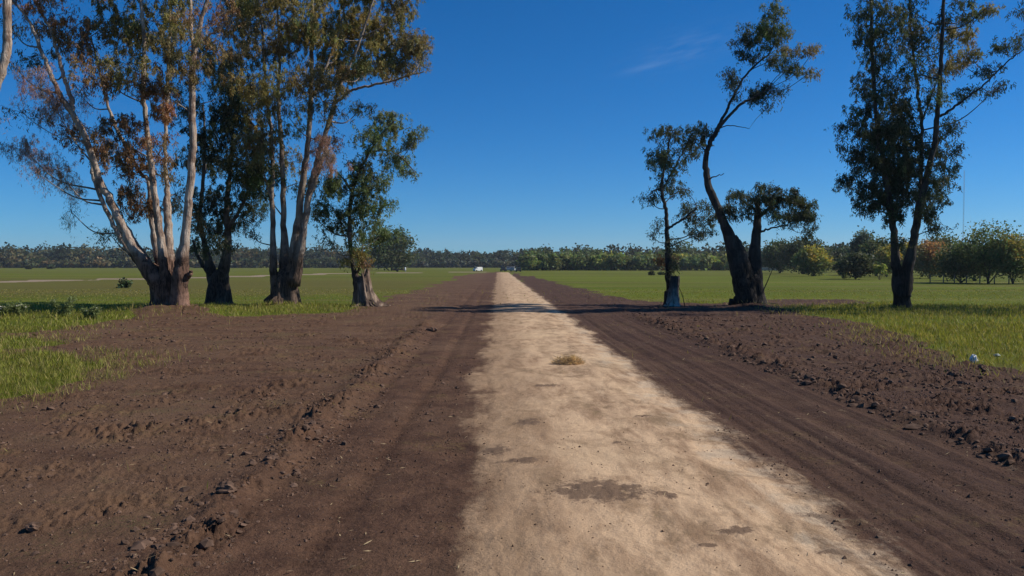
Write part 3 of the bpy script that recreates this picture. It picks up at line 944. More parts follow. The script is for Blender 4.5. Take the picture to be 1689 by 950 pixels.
# ---- tree 7: small tree right of the road with cut grey stump against it
gum_tree('gum_tree', 'small sparse dark tree behind the cut grey stump right of the road', (1106, 503),
         [[[(1106, 490, 8), (1103, 455, 8), (1103, 430, 8), (1101, 405, 6), (1100, 375, 5), (1098, 345, 4.4), (1092, 318, 3.6), (1094, 285, 3), (1100, 255, 2.4), (1106, 225, 1.6)], (.3, .2)],
          [[(1100, 378, 3), (1116, 368, 2.6), (1134, 356, 2.2), (1150, 342, 1.6)], (.2, -.8)],
          [[(1094, 320, 2.4), (1084, 312, 1.8), (1070, 322, 1.2)], (.2, .9)],
          [[(1098, 300, 2), (1112, 280, 1.6), (1126, 250, 1.4), (1136, 232, 1)], (.2, -.4)]],
         [(1104, 222, 28, 18, .9, 'dark'), (1136, 234, 24, 22, .9, 'dark'), (1110, 264, 32, 20, .9, 'deep'), (1088, 256, 18, 20, .8, 'dark'), (1096, 298, 20, 18, .8, 'dark'), (1068, 328, 15, 7, .8, 'dark'), (1080, 320, 10, 7, .7, 'dark'), (1120, 316, 14, 11, .7, 'dark'),
          (1148, 338, 20, 14, .7, 'deep'), (1160, 364, 22, 20, .8, 'dark'), (1154, 386, 20, 12, .8, 'dark'), (1134, 350, 14, 12, .6, 'dark'), (1084, 376, 12, 16, .35, 'dark'), (1106, 402, 12, 12, .6, 'dark'), (1130, 315, 8, 6, .5, 'dark'), (1166, 342, 12, 12, .6, 'dark'),
          (1102, 425, 12, 12, .9, 'brown'), (1108, 440, 10, 12, .8, 'dark'), (1076, 390, 8, 10, .2, 'dark')],
         M_BARK_SHADED, ([(1106, 505, 12), (1106, 497, 10), (1105, 480, 8.5)], None, 0.15, 4), 707, .9, (0.21, 0.052), 1.4, 2.4)
stump('tree_stump', 'squarely cut grey stump with whitish foot against the small sparse tree', (1112, 504.5),
      [(1110, 506.5, 14), (1110.5, 500, 9.8), (1111.5, 480, 7.8), (1113.5, 456, 7.2)], M_STUMP, 41, .12, 6, .22)

# ---- tree 8: thick dark two-stemmed trunk
gum_tree('gum_tree', 'thick dark trunk with one long bent stem and a low flat crown', (1236, 505),
         [[[(1234, 495, 26), (1222, 455, 22), (1208, 408, 16), (1194, 368, 10.5), (1180, 335, 9.5), (1169, 308, 8.4), (1164, 280, 7), (1165, 255, 6), (1170, 238, 5.6), (1180, 220, 5), (1192, 203, 4), (1208, 186, 3.4), (1225, 170, 3), (1245, 160, 2.4), (1265, 148, 1.6)], (-.2, -.8)],
          [[(1176, 228, 4.6), (1184, 210, 4), (1196, 188, 3.4), (1206, 166, 3), (1216, 146, 2.7), (1232, 122, 2.4), (1252, 102, 2.1), (1272, 84, 1.7), (1284, 50, 1.2)], (-.7, .4)],
          [[(1243, 490, 24), (1244, 445, 18), (1246, 400, 11.5), (1249, 368, 9.5), (1250, 346, 7), (1246, 328, 4)], (.1, .5)],
          [[(1250, 360, 5), (1270, 342, 3.6), (1292, 330, 2.8), (1315, 336, 2)], (.4, -.4)],
          [[(1248, 385, 3), (1266, 378, 2.2), (1284, 374, 1.6), (1296, 372, 1)], (.2, -.6)],
          [[(1250, 352, 4.5), (1238, 340, 3), (1222, 330, 2.2)], (.4, .8)],
          [[(1230, 460, 15), (1226, 425, 12), (1220, 402, 6), (1214, 388, 2)], (-.4, -.6)],
          [[(1168, 296, 1.8), (1180, 291, 1.2), (1194, 286, .8)], (-.6, -1.0)],
          [[(1182, 216, 1.6), (1196, 208, 1.1), (1214, 208, .9), (1236, 212, .5)], (-.7, -1.2)]],
         [(1280, 30, 22, 22, 1.0, 'green'), (1268, 58, 26, 20, 1.0, 'green'), (1234, 56, 17, 20, 1.0, 'dark'), (1236, 84, 15, 15, .9, 'dark'), (1310, 85, 20, 9, 1.0, 'khaki'), (1336, 82, 12, 7, .9, 'khaki'), (1300, 112, 20, 12, 1.0, 'deep'), (1336, 120, 14, 8, .8, 'khaki'), (1272, 100, 20, 14, .7, 'deep'),
          (1204, 130, 15, 16, .9, 'dark'), (1213, 150, 10, 12, .7, 'dark'), (1240, 158, 17, 12, .9, 'dark'), (1256, 150, 17, 14, .9, 'dark'), (1282, 146, 14, 16, .45, 'deep'), (1212, 72, 9, 7, .4, 'dark'), (1160, 218, 20, 11, 1.0, 'dark'), (1143, 232, 14, 12, .8, 'dark'), (1265, 178, 7, 8, .5, 'dark'), (1290, 60, 14, 14, .8, 'green'), (1345, 80, 6, 5, .6, 'khaki'),
          (1222, 328, 20, 12, 1.1, 'dark'), (1290, 320, 24, 13, 1.2, 'dark'), (1316, 338, 22, 12, 1.2, 'dark'), (1260, 328, 22, 13, 1.1, 'dark'), (1334, 354, 9, 15, 1.0, 'dark'), (1290, 352, 20, 10, 1.0, 'dark'), (1234, 350, 14, 10, .9, 'dark'), (1202, 340, 9, 12, .7, 'dark'), (1330, 384, 6, 10, .6, 'dark'), (1335, 366, 8, 18, .9, 'dark'), (1302, 360, 16, 14, .8, 'dark'), (1212, 350, 12, 14, .8, 'dark'), (1322, 352, 16, 14, .9, 'dark'), (1270, 312, 26, 9, .9, 'dark'), (1276, 346, 18, 12, .7, 'deep'), (1306, 330, 18, 9, 1.0, 'deep'), (1205, 325, 8, 6, .6, 'dark'), (1196, 345, 6, 14, .5, 'dark')],
         M_BARK_SHADED, ([(1238, 509, 33), (1239, 499, 24), (1240, 485, 20), (1239, 465, 18), (1238, 442, 6)], None, 0.22, 5), 808, .9, (0.22, 0.052), 1.4, 2.8)

# ---- tree 9: tall dark gum on the right
gum_tree('gum_tree', 'tall dark narrow-crowned gum forking low in the grass on the right', (1487, 510),
         [[[(1485, 490, 15), (1479, 445, 12), (1474, 390, 8), (1468, 340, 7), (1460, 290, 6.4), (1452, 240, 5.6), (1446, 190, 5), (1441, 130, 4.4), (1438, 70, 4), (1437, 10, 3.4), (1436, -60, 2.6), (1438, -140, 1.5)], (-.2, .9)],
          [[(1490, 490, 16), (1497, 445, 13), (1508, 390, 8.6), (1518, 335, 8), (1530, 285, 7), (1541, 235, 6.2), (1548, 180, 5.4), (1551, 120, 4.8), (1554, 60, 4.2), (1556, 0, 3.6), (1560, -70, 2.6), (1564, -150, 1.5)], (-.2, -1.2)],
          [[(1512, 370, 5), (1518, 320, 4.6), (1520, 265, 4.2), (1520, 205, 3.8), (1514, 150, 3.4), (1507, 95, 3), (1501, 40, 2.6), (1500, -30, 2), (1502, -100, 1.2)], (.2, 1.6)],
          [[(1550, 192, 3.2), (1572, 178, 2.8), (1598, 158, 2.4), (1622, 140, 2), (1650, 112, 1.7), (1680, 88, 1.3), (1704, 70, .8)], (-.7, -1.2)],
          [[(1521, 200, 2.4), (1532, 170, 2), (1543, 138, 1.4)], (1, .2)]],
         [(1430, 15, 24, 26, .7, 'deep'), (1440, 60, 24, 26, .8, 'deep'), (1470, 25, 26, 22, .6, 'deep'), (1500, 15, 22, 22, .6, 'deep'), (1442, 108, 24, 26, .75, 'deep'), (1480, 130, 24, 20, .6, 'dark'), (1416, 35, 14, 16, .4, 'deep'), (1428, 150, 24, 20, .7, 'dark'), (1500, 60, 24, 26, .65, 'khaki'),
          (1510, 100, 22, 22, .6, 'deep'), (1538, 60, 30, 26, .55, 'deep'), (1584, 58, 30, 18, .8, 'olive'), (1598, 88, 22, 10, .7, 'olive'), (1590, 18, 30, 20, .6, 'deep'), (1632, 10, 17, 9, .7, 'olive'), (1562, 112, 22, 20, .6, 'khaki'), (1430, 190, 30, 20, .9, 'deep'), (1402, 210, 20, 15, .6, 'dark'),
          (1394, 246, 13, 9, .6, 'dark'), (1470, 178, 30, 26, .7, 'dark'), (1460, 222, 36, 26, 1.0, 'dark'), (1440, 260, 30, 24, .9, 'dark'), (1488, 265, 34, 32, 1.15, 'dark'), (1520, 238, 24, 26, .6, 'dark'), (1400, 305, 18, 18, .8, 'dark'), (1430, 308, 26, 20, .9, 'dark'), (1462, 305, 30, 26, 1.0, 'dark'), (1520, 305, 28, 26, .8, 'dark'),
          (1556, 275, 20, 20, .7, 'dark'), (1568, 215, 14, 22, .7, 'dark'), (1552, 308, 16, 20, .7, 'dark'), (1430, 343, 20, 14, .7, 'dark'), (1480, 345, 30, 20, .9, 'dark'), (1478, 230, 30, 28, .9, 'dark', 0.0), (1500, 300, 30, 30, .9, 'dark', .5), (1452, 205, 26, 24, .8, 'dark', -.3), (1470, 275, 34, 30, .9, 'dark', 1.2), (1420, 240, 24, 20, .7, 'dark'), (1545, 245, 18, 24, .6, 'dark'), (1500, 220, 24, 24, .7, 'dark', 1), (1535, 335, 22, 18, .7, 'dark'), (1450, 330, 26, 20, .8, 'dark', .4), (1530, 352, 24, 14, .7, 'dark'), (1544, 375, 18, 10, .6, 'dark'), (1600, 148, 20, 15, .5, 'deep'), (1630, 108, 16, 16, .55, 'dark'), (1660, 78, 16, 15, .7, 'deep'),
          (1652, 142, 14, 9, .5, 'dark'), (1638, 152, 11, 9, .4, 'dark'), (1682, 68, 12, 12, .6, 'deep'), (1578, 245, 10, 15, .5, 'dark'), (1500, 190, 26, 24, .6, 'dark'), (1538, 150, 20, 24, .5, 'deep'), (1580, 100, 22, 14, .6, 'khaki'), (1415, 275, 14, 14, .5, 'dark'),
          (1440, -50, 36, 36, .7, 'deep'), (1500, -60, 36, 36, .7, 'deep'), (1560, -60, 40, 40, .7, 'khaki'), (1540, -120, 36, 36, .7, 'deep'), (1445, -120, 30, 34, .7, 'deep'), (1600, -30, 28, 22, .6, 'khaki'), (1480, 395, 20, 12, .3, 'dark'), (1456, 150, 20, 20, .6, 'deep'), (1470, 80, 22, 22, .5, 'deep')],
         M_BARK_SHADED, ([(1487, 513, 20), (1488, 503, 14), (1488, 485, 12), (1488, 462, 9), (1488, 448, 4)], None, 0.15, 5), 909, 2.0, (0.22, 0.054), 1.4, 3.1)

# ---- tree 10: only some leaves hang into the picture at the top right
gum_tree('gum_tree', 'dark leaves hanging into the upper right corner from a gum beyond the edge', (1812, 511),
         [[[(1812, 480, 13), (1806, 400, 10), (1796, 300, 8), (1790, 200, 7), (1782, 100, 5), (1778, 0, 4), (1775, -90, 2)], (0, .5)],
          [[(1790, 210, 4), (1760, 150, 3), (1730, 90, 2.4), (1705, 40, 1.6)], (0, -.5)],
          [[(1806, 390, 6), (1840, 300, 5), (1860, 180, 4), (1870, 60, 3)], (0, 1)]],
         [(1692, 15, 18, 20, .7, 'dark'), (1712, 60, 24, 24, .7, 'dark'), (1740, 20, 36, 30, .8, 'dark'), (1760, 90, 34, 34, .9, 'dark'), (1790, 30, 36, 40, .9, 'deep'), (1800, 150, 36, 40, 1, 'dark'), (1760, 190, 30, 34, .9, 'dark'), (1850, 90, 36, 40, .9, 'deep'), (1860, 200, 36, 40, .9, 'dark'),
          (1800, 260, 36, 36, .9, 'dark'), (1850, 300, 34, 34, .9, 'dark'), (1780, -50, 40, 36, .9, 'deep'), (1760, 320, 26, 26, .7, 'dark'), (1870, 0, 36, 40, .9, 'deep')],
         M_BARKD, ([(1812, 513, 22), (1812, 500, 16), (1812, 470, 13)], None, 0.15, 5), 1010, 4.5, dens=1.2)


gum_tree('gum_tree', 'broad gum beyond the right edge whose shadow falls across the right grass', (2020, 511),
         [[[(2020, 480, 15), (2012, 380, 11), (2000, 250, 8), (1995, 120, 6), (1990, 0, 4)], (0, .6)],
          [[(2018, 420, 9), (2060, 300, 7), (2085, 160, 5), (2095, 40, 3)], (0, 1.5)],
          [[(2012, 390, 7), (1960, 290, 5), (1930, 180, 3)], (0, -1.2)]],
         [(1990 + 75 * math.cos(k * 2.4) * (.4 + .6 * ((k * 7) % 5) / 4), 60 + 27 * (k % 11), 42, 38, .45, 'dark') for k in range(22)],
         M_BARKD, ([(2020, 513, 24), (2020, 500, 17), (2020, 470, 14)], None, 0.15, 5), 1111, 5.0)


# ------------------------------------------------------------------ far trees
def far_crown(rng, a, b_, h, z0, nblob, nleaf, leaf, tint, shape='round', droop=0.0, gain=1.2):
    """leaf cloud for a far tree of half widths a,b_ and crown from z0 to z0+h"""
    sc = rng.normal(size=(nblob, 3))
    sc /= np.linalg.norm(sc, axis=1)[:, None]
    sc *= (rng.rand(nblob) ** 0.4)[:, None] * 0.8
    if shape == 'cone':
        sc[:, :2] *= np.clip(1 - 0.6 * (sc[:, 2:3] + .6), .15, 1.2)
    if shape == 'low':
        sc[:, 2] = sc[:, 2] * 1.0
        sc[:, :2] *= np.clip(1.1 - 0.25 * (sc[:, 2:3]), .6, 1.3)
    cen = sc * np.array([a, b_, h / 2]) + np.array([0, 0, z0 + h / 2])
    rs = (0.30 + 0.16 * rng.rand(nblob)) * min(a, h / 2) + .15
    who = rng.randint(0, nblob, nleaf)
    g = rng.normal(size=(nleaf, 3))
    g /= np.linalg.norm(g, axis=1)[:, None]
    g *= (rng.rand(nleaf) ** 0.5 * (0.8 + .5 * rng.rand(nleaf)))[:, None]
    P = cen[who] + g * rs[who][:, None] * np.array([1.15, 1.15, .95])
    D, S = leaf_frames(nleaf, rng, droop)
    # leaves face outwards a little
    L = leaf * rng.uniform(.6, 1.3, nleaf)
    V, Q = leaf_mesh(P, L, L * rng.uniform(.7, 1.05, nleaf), D, S)
    t0 = np.array(TINT[tint])
    col = gain * t0 * (rng.uniform(.7, 1.3, nblob)[who] * rng.uniform(.85, 1.15, nleaf))[:, None]
    hue = np.clip(rng.normal(0, .12, nleaf) + rng.normal(0, .12, nblob)[who], -.35, .35)
    col[:, 0] *= 1 + hue
    return V, Q, np.repeat(col, 4, 0), cen


def far_tree(name, label, px, base_py, h_px, w_px, tint, seed, shape='round', trunk_frac=0.18, n=1500, cat='tree', group=None, tint2=None, d=None):
    rng = np.random.RandomState(seed)
    x, y = at(px, base_py)
    s = y / F
    H, A = h_px * s, w_px * s / 2 * (1.42 if cat == 'tree' else 1)
    root = empty(name, (x, y, height(x, y) - .05))
    tag(root, label, cat, group)
    tf = trunk_frac * .3
    leaf = max(0.30, 3.5 * s)
    V, Q, C, cen = far_crown(rng, A, A * .9, H * (1 - tf), H * tf, max(10, int(n / 55)), n, leaf, tint, shape)
    if tint2:
        hi = (V[:, 2] > H * (.55 + .1 * np.sin(V[:, 0] * 1.3))) & (V[:, 0] > -A * .4)
        C = np.where(hi[:, None], np.array(TINT[tint2]) * (C / np.array(TINT[tint])), C)
    o = mesh_np('crown', V, Q, M_LEAF, root, False, cattr=C)
    o['kind'] = 'stuff'
    r = max(.10, H * .022)
    P = catmull([(0, 0, -.1), (rng.uniform(-.1, .1) * A, 0, H * tf), (rng.uniform(-.15, .15) * A, 0, H * .75)], 5)
    V, Q, T = tube(P, np.linspace(r, r * .3, len(P)), 8, .15, 0, seed)
    mesh_np('trunk', V, [Q, T], M_BARKF, root)
    for k in rng.choice(len(cen), min(5, len(cen)), replace=False):
        p0 = P[len(P) // 2 - 1]
        V, Q, T = tube(catmull([p0, (p0 + cen[k]) / 2 - np.array([0, 0, .1 * H * .2]), cen[k]], 3), np.linspace(r * .5, r * .12, 7), 5)
        mesh_np('limb', V, [Q, T], M_BARKF, root)
    return root


# trees standing along the right side of the pasture: px, base, height, width, tint, shape, label
FT = [
    (1322, 452.0, 64, 62, 'dark', 'round', .10, 'dark round tree just right of the thick two-stemmed trunk', None),
    (1286, 450.5, 56, 46, 'deep', 'round', .12, 'dark tree half hidden behind the thick two-stemmed trunk', None),
    (1341, 455.5, 50, 46, 'green', 'round', .10, 'autumn tree turning yellow in front of the dark round tree', 'yellow'),
    (1384, 449.5, 46, 60, 'dark', 'round', .08, 'low dark tree in the gap beside the yellow tree', None),
    (1424, 454.0, 80, 42, 'blue', 'cone', .14, 'loose blue green tree rising highest left of the narrow-crowned gum', None),
    (1412, 461.0, 46, 52, 'dark', 'round', .28, 'small dark spreading tree with a thin trunk left of the narrow-crowned gum', None),
    (1447, 455.0, 66, 40, 'deep', 'round', .12, 'green tree close left behind the narrow-crowned gum', None),
    (1463, 457.0, 58, 30, 'olive', 'round', .14, 'golden topped tree just left behind the low fork', 'yellow'),
    (1495, 455.5, 62, 34, 'green', 'round', .14, 'yellow autumn tree seen through the low fork', 'yellow'),
    (1532, 459.5, 66, 46, 'khaki', 'round', .12, 'brownish tree just right of the narrow-crowned gum', 'rust'),
    (1553, 454.0, 70, 50, 'deep', 'round', .12, 'dark tree behind the brownish tree', None),
    (1587, 466.5, 72, 66, 'deep', 'round', .16, 'broad dark green tree under the radio mast', 'green'),
    (1632, 467.5, 103, 84, 'green', 'round', .16, 'tallest rounded green tree near the right edge', None),
    (1668, 468.5, 84, 50, 'green', 'round', .18, 'yellow topped tree near the right edge', 'gold'),
    (1706, 468.0, 76, 56, 'olive', 'round', .18, 'yellow green tree cut by the right edge', 'gold'),
    (1608, 463.0, 60, 50, 'dark', 'round', .2, 'dark tree filling the gap under the tallest rounded tree', None),
]
for i, (px, bp, hp, wp, tn, sh, tf, lb, t2) in enumerate(FT):
    far_tree('shade_tree', lb, px, bp, hp, wp, tn, 2000 + i, sh, tf, 6500 if hp > 60 else 5000, group='trees along the right of the pasture', tint2=t2)
far_tree('shade_tree', 'dense round green tree far off right of the splintered stump', 646, 446.3, 74, 58, 'deep', 2101, 'low', .03, 6000)
far_tree('gum_tree', 'tall dark bluish tree rising behind the willow hedge near the small sparse tree', 1128, 444, 50, 34, 'deep', 2102, 'round', .1, 900)
far_tree('gum_tree', 'dark tree rising at the left end of the willow hedge', 884, 444.5, 40, 30, 'deep', 2103, 'round', .05, 900)
# bushes
for i, (px, bp, hp, wp, tn, lb) in enumerate([
        (1393, 459.5, 20, 24, 'khaki', 'round greyish bush in the pasture below the dark trees'),
        (1451, 461.5, 27, 32, 'lime', 'light green bush just left of the low fork'),
        (1075, 454.0, 6, 8, 'dark', 'small dark shrub in the pasture left of the small sparse tree'),
        (1091, 453.5, 4, 8, 'deep', 'smallest low shrub beside the small sparse tree trunk'),
        (47, 444.0, 5, 5, 'dark', 'leftmost small dark shrub on the far pasture'),
        (85, 443.5, 5, 10, 'dark', 'wider dark shrub on the far left pasture'),
        (206, 475.0, 15, 16, 'deep', 'thin dark weed bush left of the big many-stemmed gum')]):
    far_tree('shrub', lb, px, bp, hp, wp, tn, 2200 + i, 'low', .02, 500, 'shrub')


# far woods that read as one mass
def wood(name, label, specs, seed, gain=0.7):
    rng = np.random.RandomState(seed)
    VV, QQ, CC, TV, TQ, n, tn_ = [], [], [], [], [], 0, 0
    for (x, y, H, A, tint, nl, shape) in specs:
        leaf = max(.6, y / F * 4.6)
        V, Q, C, cen = far_crown(rng, A * 1.15, A * .9, H * 1.05, -H * .05, 16, nl, leaf, tint, shape, gain=gain)
        VV.append(V + np.array([x, y, 0]))
        QQ.append(Q + n)
        CC.append(C)
        n += len(V)
        V, Q, T = tube(np.array([[x, y, -.3], [x, y, H * .7]]), np.array([.3, .1]), 5, 0, 0, 0, False)
        VV.append(V)
        QQ.append(Q + n)
        CC.append(np.tile(np.array([.09, .075, .06]), (len(V), 1)))
        n += len(V)
    o = mesh_np(name, np.concatenate(VV), np.concatenate(QQ), M_LEAF, None, False, cattr=np.concatenate(CC))
    tag(o, label, 'wood', kind='stuff')
    return o


def far_specs(px0, px1, step, depth, h_rng, tints, seed, nl=420, shape='round', spread=60, prof=None):
    rng = np.random.RandomState(seed)
    out = []
    px = px0
    while px < px1:
        y = depth + rng.uniform(0, spread)
        x = at_depth(px, 440, y)[0]
        hp = 0.9 * rng.uniform(*h_rng) * (prof(px) if prof else 1)
        H = hp * y / F + 1.0
        A = rng.uniform(.8, 1.4) * step * y / F * 1.25
        out.append((x, y, H, A, tints[rng.randint(len(tints))], nl, shape))
        px += step * rng.uniform(.6, 1.2)
    return out


wood('wood', 'dark far wood along the left horizon',
     far_specs(-420, 640, 13, 760, (27, 39), ['deep', 'blue', 'dark', 'khaki'], 1, 400) + far_specs(-420, 640, 16, 860, (33, 44), ['blue', 'dark', 'deep'], 2, 340, spread=90)
     + far_specs(-420, 640, 12, 735, (8, 20), ['deep', 'blue', 'khaki', 'green'], 3, 240, 'low', 20), 11)
wood('wood', 'bluish far wood closing the view at the end of the road',
     far_specs(640, 900, 10, 820, (20, 30), ['blue', 'dark', 'deep'], 4, 380) + far_specs(640, 900, 13, 900, (24, 36), ['blue', 'dark'], 5, 300, 'cone')
     + far_specs(640, 900, 9, 790, (8, 16), ['grey', 'deep', 'green', 'blue'], 6, 240, 'low', 20), 12)
wood('hedge', 'light green willow hedge across the pasture right of the road end',
     far_specs(872, 1215, 9, 392, (22, 31), ['green', 'fresh', 'lime', 'green'], 7, 420, 'low', 14) + far_specs(872, 1215, 11, 410, (27, 36), ['green', 'deep'], 8, 400, spread=20)
     + far_specs(876, 1010, 12, 430, (32, 41), ['deep', 'dark', 'green'], 9, 400), 13, 1.15)
wood('wood', 'dark far wood behind the willow hedge and the autumn trees',
     far_specs(880, 1760, 14, 620, (34, 44), ['dark', 'blue', 'deep'], 10, 400) + far_specs(1190, 1760, 12, 400, (34, 52), ['dark', 'deep', 'dark', 'khaki'], 14, 400, 'low', 60), 15)


# ------------------------------------------------------------------ small plants, clods, straw
def scatter_grass():
    rng = np.random.RandomState(77)
    regs = [(-17, -9, 14, 26, 420, (.10, .26)), (-34, -15, 26, 36, 150, (.10, .25)), (-46, -8, 36, 54, 52, (.12, .34)), (11, 34, 18, 36, 170, (.10, .28)),
            (12, 48, 36, 54, 52, (.12, .30)), (-60, 70, 54, 90, 7.5, (.06, .13)), (8, 30, 48, 60, 20, (.1, .25)), (-12, -3, 9, 36, 9, (.05, .14)), (4, 14, 9, 40, 6, (.05, .16))]
    VV, CC, n = [], [], 0
    for x0, x1, y0, y1, dn, hr in regs:
        cnt = int((x1 - x0) * (y1 - y0) * dn)
        x, y = rng.uniform(x0, x1, cnt), rng.uniform(y0, y1, cnt)
        L = layout(x, y)
        p = np.maximum((1 - L['soil']), 0.34 * sstep(3.0, -.6, L['soild'] + 1.2 * fbm(x * .5, y * .5, 3, .6, 87))) * (1 - L['road'])
        tuft = fbm(x * .9, y * .9, 3, .6, 63)
        p = p * np.clip(0.75 + 1.3 * tuft, 0.05, 1) + (0.10 if dn < 12 else .02) * np.clip(tuft * 3, 0, 1)
        k = rng.rand(cnt) < p
        x, y, z, tuft, dry, ps = x[k], y[k], L['h'][k], tuft[k], L['dry'][k], L['soil'][k]
        cnt = len(x)
        hgt = rng.uniform(hr[0], hr[1], cnt) * np.clip(1 + 0.9 * tuft, .4, 1.7)
        wd = np.maximum(0.012, np.hypot(x, y) / F * 0.9) * rng.uniform(.7, 1.4, cnt)
        P = np.stack([x, y, z - .01], -1)
        D = rng.normal(size=(cnt, 3)) * .45
        D[:, 2] = 1
        D /= np.linalg.norm(D, axis=1)[:, None]
        a = rng.uniform(0, 6.283, cnt)
        S = np.stack([np.cos(a), np.sin(a), np.zeros(cnt)], -1)
        V, Q = leaf_mesh(P, hgt, wd, D, S)
        base = np.where((rng.rand(cnt) < .28 + .4 * dry + .5 * ps)[:, None], np.array([.30, .25, .085]), np.array([.218, .228, .036]))
        base = base * (rng.uniform(.65, 1.35, cnt) * np.clip(1 + .5 * tuft, .6, 1.4))[:, None]
        VV.append(V)
        CC.append(np.repeat(base, 4, 0))
    V = np.concatenate(VV)
    o = mesh_np('grass', V, np.arange(len(V)).reshape(-1, 4), M_LEAF, None, False, cattr=np.concatenate(CC))
    tag(o, 'green grass and weeds along the edges of the bare soil', 'grass', kind='stuff')


scatter_grass()

ICO = None


def ico():
    t = (1 + 5 ** .5) / 2
    V = np.array([[-1, t, 0], [1, t, 0], [-1, -t, 0], [1, -t, 0], [0, -1, t], [0, 1, t], [0, -1, -t], [0, 1, -t], [t, 0, -1], [t, 0, 1], [-t, 0, -1], [-t, 0, 1]], float)
    V /= np.linalg.norm(V[0])
    Fc = np.array([[0, 11, 5], [0, 5, 1], [0, 1, 7], [0, 7, 10], [0, 10, 11], [1, 5, 9], [5, 11, 4], [11, 10, 2], [10, 7, 6], [7, 1, 8], [3, 9, 4], [3, 4, 2], [3, 2, 6], [3, 6, 8], [3, 8, 9],
                   [4, 9, 5], [2, 4, 11], [6, 2, 10], [8, 6, 7], [9, 8, 1]])
    return V, Fc


M_CLOD = plain('soil_clod', (0.105, 0.066, 0.047), 0.95, 0.08, 0.45, 5)
M_STRAW = plain('straw', (0.36, 0.27, 0.15), 0.8, 0.2, 0.35, 20)


def clods():
    rng = np.random.RandomState(5)
    V0, F0 = ico()
    X, Y, S = [], [], []
    for x0, x1, y0, y1, n, s0 in [(-9, -2.4, 6.5, 17, 6000, .021), (-14, -2.4, 15, 32, 4600, .030), (7.0, 14, 8, 22, 5600, .040), (6.8, 15, 20, 44, 3200, .055), (-1.8, 7, 6, 20, 900, .013),
                                  (-22, -9, 26, 46, 1200, .055), (-3.9, -2.6, 7, 34, 2200, .035), (7.1, 8.2, 10, 40, 1500, .045)]:
        x, y = rng.uniform(x0, x1, n), rng.uniform(y0, y1, n)
        x, y, n = x[:int(n * .8)], y[:int(n * .8)], int(n * .8)
        X.append(x)
        Y.append(y)
        S.append(s0 * .65 * np.exp(rng.normal(0, .50, n)))
    x, y, s = np.concatenate(X), np.concatenate(Y), np.concatenate(S)
    L = layout(x, y)
    cl = np.clip(fbm(x * .8, y * .8, 3, .6, 9) * 1.8 + .45, 0.03, 1)
    k = (L['soil'] > .45) & (rng.rand(len(x)) < cl) & (L['road'] < .4) | (rng.rand(len(x)) < .10) & (L['road'] > .4)
    x, y, s, z = x[k], y[k], np.minimum(s[k], .10), L['h'][k]
    n = len(x)
    jit = 1 + rng.normal(0, .22, (n, 12))
    sc = np.stack([rng.uniform(.8, 1.4, n), rng.uniform(.8, 1.4, n), rng.uniform(.5, .95, n)], -1)
    V = V0[None] * jit[..., None] * sc[:, None] * s[:, None, None]
    a = rng.uniform(0, 6.283, n)
    c_, s_ = np.cos(a)[:, None], np.sin(a)[:, None]
    vx, vy = V[..., 0] * c_ - V[..., 1] * s_, V[..., 0] * s_ + V[..., 1] * c_
    V = np.stack([vx + x[:, None], vy + y[:, None], V[..., 2] + (z + s * .05)[:, None]], -1)
    Fc = (F0[None] + (np.arange(n) * 12)[:, None, None]).reshape(-1, 3)
    o = mesh_np('soil_clods', V.reshape(-1, 3), Fc, M_CLOD, None, False)
    tag(o, 'broken dark soil clods strewn over the bare ground', 'soil', kind='stuff')


clods()


def crumbs():
    rng = np.random.RandomState(15)
    X, Y, S = [], [], []
    for x0, x1, y0, y1, n, s0 in [(-8, -.6, 6.3, 13, 10000, .0085), (-12, -.6, 11, 24, 6500, .014), (3.6, 9, 6.5, 14, 7000, .0085), (7.2, 13, 9, 22, 6000, .015), (-.6, 3.8, 6.3, 14, 800, .0075)]:
        X.append(rng.uniform(x0, x1, n)); Y.append(rng.uniform(y0, y1, n)); S.append(s0 * np.exp(rng.normal(0, .45, n)))
    x, y, s = np.concatenate(X), np.concatenate(Y), np.concatenate(S)
    L = layout(x, y)
    k = rng.rand(len(x)) < np.clip(fbm(x * 1.1, y * 1.1, 3, .6, 29) * 2.0 + .5, .05, 1) * np.where(L['soil'] > .4, 1, 0) * np.where((x > 3.2) & (x < 7), .5, 1)
    x, y, s, z = x[k], y[k], s[k], L['h'][k]
    n = len(x)
    O = np.array([[1, 0, 0], [0, 1, 0], [-1, 0, 0], [0, -1, 0], [0, 0, 1], [0, 0, -.6]], float)
    T0 = np.array([[0, 1, 4], [1, 2, 4], [2, 3, 4], [3, 0, 4], [1, 0, 5], [2, 1, 5], [3, 2, 5], [0, 3, 5]])
    V = O[None] * (1 + rng.normal(0, .25, (n, 6)))[..., None] * s[:, None, None]
    a = rng.uniform(0, 6.283, n)
    c_, s_ = np.cos(a)[:, None], np.sin(a)[:, None]
    V = np.stack([V[..., 0] * c_ - V[..., 1] * s_ + x[:, None], V[..., 0] * s_ + V[..., 1] * c_ + y[:, None], V[..., 2] * .9 + (z + s * .2)[:, None]], -1)
    o = mesh_np('soil_crumbs', V.reshape(-1, 3), (T0[None] + (np.arange(n) * 6)[:, None, None]).reshape(-1, 3), M_CLOD, None, False)
    tag(o, 'fine soil crumbs on the bare ground and the sand', 'soil', kind='stuff')


crumbs()


